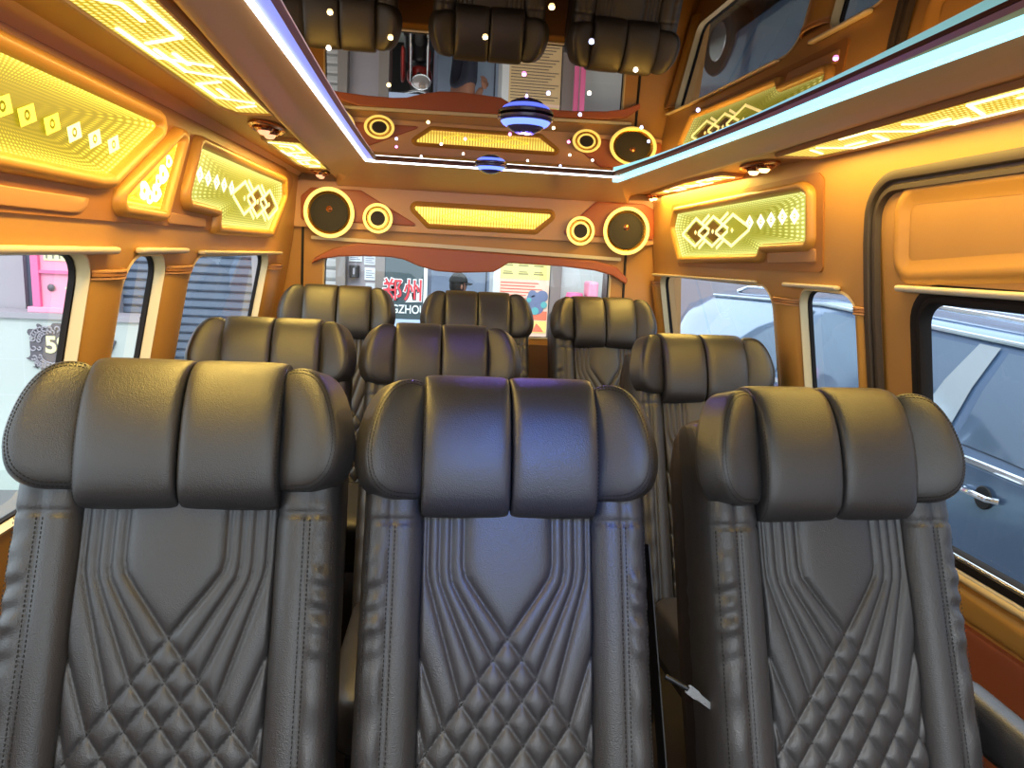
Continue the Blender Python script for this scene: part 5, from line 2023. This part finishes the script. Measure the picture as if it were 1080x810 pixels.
st_y = [1.0, 1.08, 1.25, 1.6, 2.0, 2.2, 2.45, 2.7, 3.0, 3.4, 4.2, 5.0, 5.6, 5.85, 6.0, 6.15, 6.3, 6.38, 6.42]
st_y = [YM(q) for q in st_y]
v, f = [], []
for y in st_y:
    hs = car_section(y)
    full = [(XC - a, y, z) for a, z in hs] + [(XC + a, y, z) for a, z in hs[-2::-1]]
    v += full
w = len(full)
for i in range(len(st_y) - 1):
    for j in range(w - 1):
        f.append((i * w + j, i * w + j + 1, (i + 1) * w + j + 1, (i + 1) * w + j))
    f.append((i * w + w - 1, i * w, (i + 1) * w, (i + 1) * w + w - 1))
f.append(tuple(range(w)))
f.append(tuple(range((len(st_y) - 1) * w, len(st_y) * w)))
MB().add(v, f).build('body_shell', 'car_paint', car, smooth=True, autosmooth=28)


def on_side(y, t, out=0.006, side=-1):
    """point on the greenhouse side: t = 0 at the belt, 1 at the gutter"""
    hs = car_section(y)
    p5, p6, p7 = [np.array(q) for q in (hs[5], hs[6], hs[7])]
    q = p5 + (p6 - p5) * (t * 2) if t < 0.5 else p6 + (p7 - p6) * (t * 2 - 1)
    return (XC + side * (q[0] + out), y, q[1] + out * 0.3)


def side_glass(y0b, y1b, y0t, y1t, name='side_window'):
    y0b, y1b, y0t, y1t = YM(y0b), YM(y1b), YM(y0t), YM(y1t)
    for side in (-1, 1):
        v = []
        for j in range(5):
            t = 0.07 + 0.86 * j / 4
            a = y0b + (y0t - y0b) * t
            c = y1b + (y1t - y1b) * t
            for i in range(7):
                v.append(on_side(a + (c - a) * i / 6, t, 0.007, side))
        f = [(j * 7 + i, j * 7 + i + 1, (j + 1) * 7 + i + 1, (j + 1) * 7 + i) for j in range(4) for i in range(6)]
        MB().add(v, f).build(name, 'car_glass', car, smooth=True)


side_glass(2.25, 2.93, 2.72, 2.93)
side_glass(3.18, 4.20, 3.05, 4.15)
side_glass(4.30, 5.45, 4.25, 5.25)
for side in (-1, 1):
    mb = MB()
    mb.tube([on_side(y, -0.02, 0.012, side) for y in np.linspace(YM(2.1), YM(5.8), 22)], 0.016, 8)
    mb.build('belt_strip', 'chrome', car, smooth=True)
    mb = MB()
    mb.tube([on_side(y, 1.03, 0.012, side) for y in np.linspace(YM(2.65), YM(5.6), 22)], 0.014, 8)
    mb.build('roof_gutter', 'car_light', car, smooth=True)
    # broad pale slanted band laid over the car side between the doors
    v = []
    for j in range(5):
        t = 0.02 + 0.94 * j / 4
        for a, c in ((YM(3.17) - 0.14 * t, YM(3.05) - 0.12 * t + 0.01),):
            v += [on_side(c - 0.10 * (1 - t), t, 0.011, side), on_side(a + 0.0, t, 0.011, side)]
    MB().add(v, [(2 * j, 2 * j + 1, 2 * j + 3, 2 * j + 2) for j in range(4)]).build('pale_band', 'car_light', car, smooth=True)
    # rails on the roof
    rr_ = MB()
    zz = lambda y: car_section(y)[9][1]
    rr_.tube([(XC + side * (car_section(y)[9][0]), y, zz(y) + 0.045 * min(1, 4 * min(y - YM(2.85), YM(5.45) - y) + 0.05)) for y in np.linspace(YM(2.85) + 0.01, YM(5.45) - 0.01, 18)], 0.016, 8)
    rr_.build('roof_rail', 'chrome', car, smooth=True)
    # door shut lines and handles
    for yl in (YM(2.95), YM(4.24)):
        MB().tube([(XC + side * (a + 0.002), yl + 0.0 * z, z) for a, z in car_section(yl)[1:6]], 0.004, 6).build('shut_line', 'black', car)
    for yh in (2.90, 5.25):
        x = XC + side * (hwid + 0.002)
        hb = MB().tube([(x, yh - 0.11, 0.985), (x + side * 0.035, yh - 0.08, 0.985), (x + side * 0.04, yh, 0.988), (x + side * 0.035, yh + 0.08, 0.985), (x, yh + 0.11, 0.985)], 0.014, 8).build('door_handle', 'chrome', car, smooth=True)
        MB().lathe([(0.055, 0.0), (0.05, side * 0.004), (0.0, side * 0.001)], (x, yh - 0.02, 0.975), 'x', 20).build('handle_cup', 'black', hb, smooth=True)
    MB().add(*puff([(0.10 * math.cos(a), 0.07 * math.sin(a)) for a in np.linspace(0, 2 * PI, 20, endpoint=False)], lambda a, c, h, side=side: (XC + side * (hwid + 0.10) + a, 2.32 + h, 1.16 + c), 0.04, 0.0, 0.05, n=2.4)).build('wing_mirror', 'car_paint', car, smooth=True)
    for yw in (YM(1.85), YM(5.45)):
        tw = MB().lathe([(0.20, -0.10), (0.34, -0.11), (0.36, -0.08), (0.36, 0.08), (0.34, 0.11), (0.20, 0.10)], (XC + side * 0.84, yw, 0.36), 'x', 32).build('wheel', 'tyre', car, smooth=True, autosmooth=40)
        MB().lathe([(0.0, -0.105), (0.19, -0.105), (0.21, -0.08), (0.21, 0.08), (0.19, 0.105), (0.0, 0.105)], (XC + side * 0.84, yw, 0.36), 'x', 24).build('rim', 'steel', tw, smooth=True, autosmooth=40)
# grey building along the far side of the lane
struct(MB().box((7.0, -8.0, GZ), (7.3, 18.0, 5.0)).build('wall_lane', 'grey_pale'))
struct(MB().box((2.3, 12.0, GZ), (7.0, 12.3, 5.0)).build('wall_lane_end', 'grey_pale'))
# windscreen
v = []
for j in range(5):
    y = YM(2.08 + 0.55 * j / 4)
    hs = car_section(y)
    for i in range(7):
        x = (-1 + 2 * i / 6) * (hs[9][0] + 0.02)
        v.append((XC + x, y - 0.004, float(np.interp(abs(x), [0, hs[10][0], hs[9][0]], [hs[11][1], hs[10][1], hs[9][1]])) + 0.008))
MB().add(v, [(j * 7 + i, j * 7 + i + 1, (j + 1) * 7 + i + 1, (j + 1) * 7 + i) for j in range(4) for i in range(6)]).build('windscreen', 'car_glass', car, smooth=True)
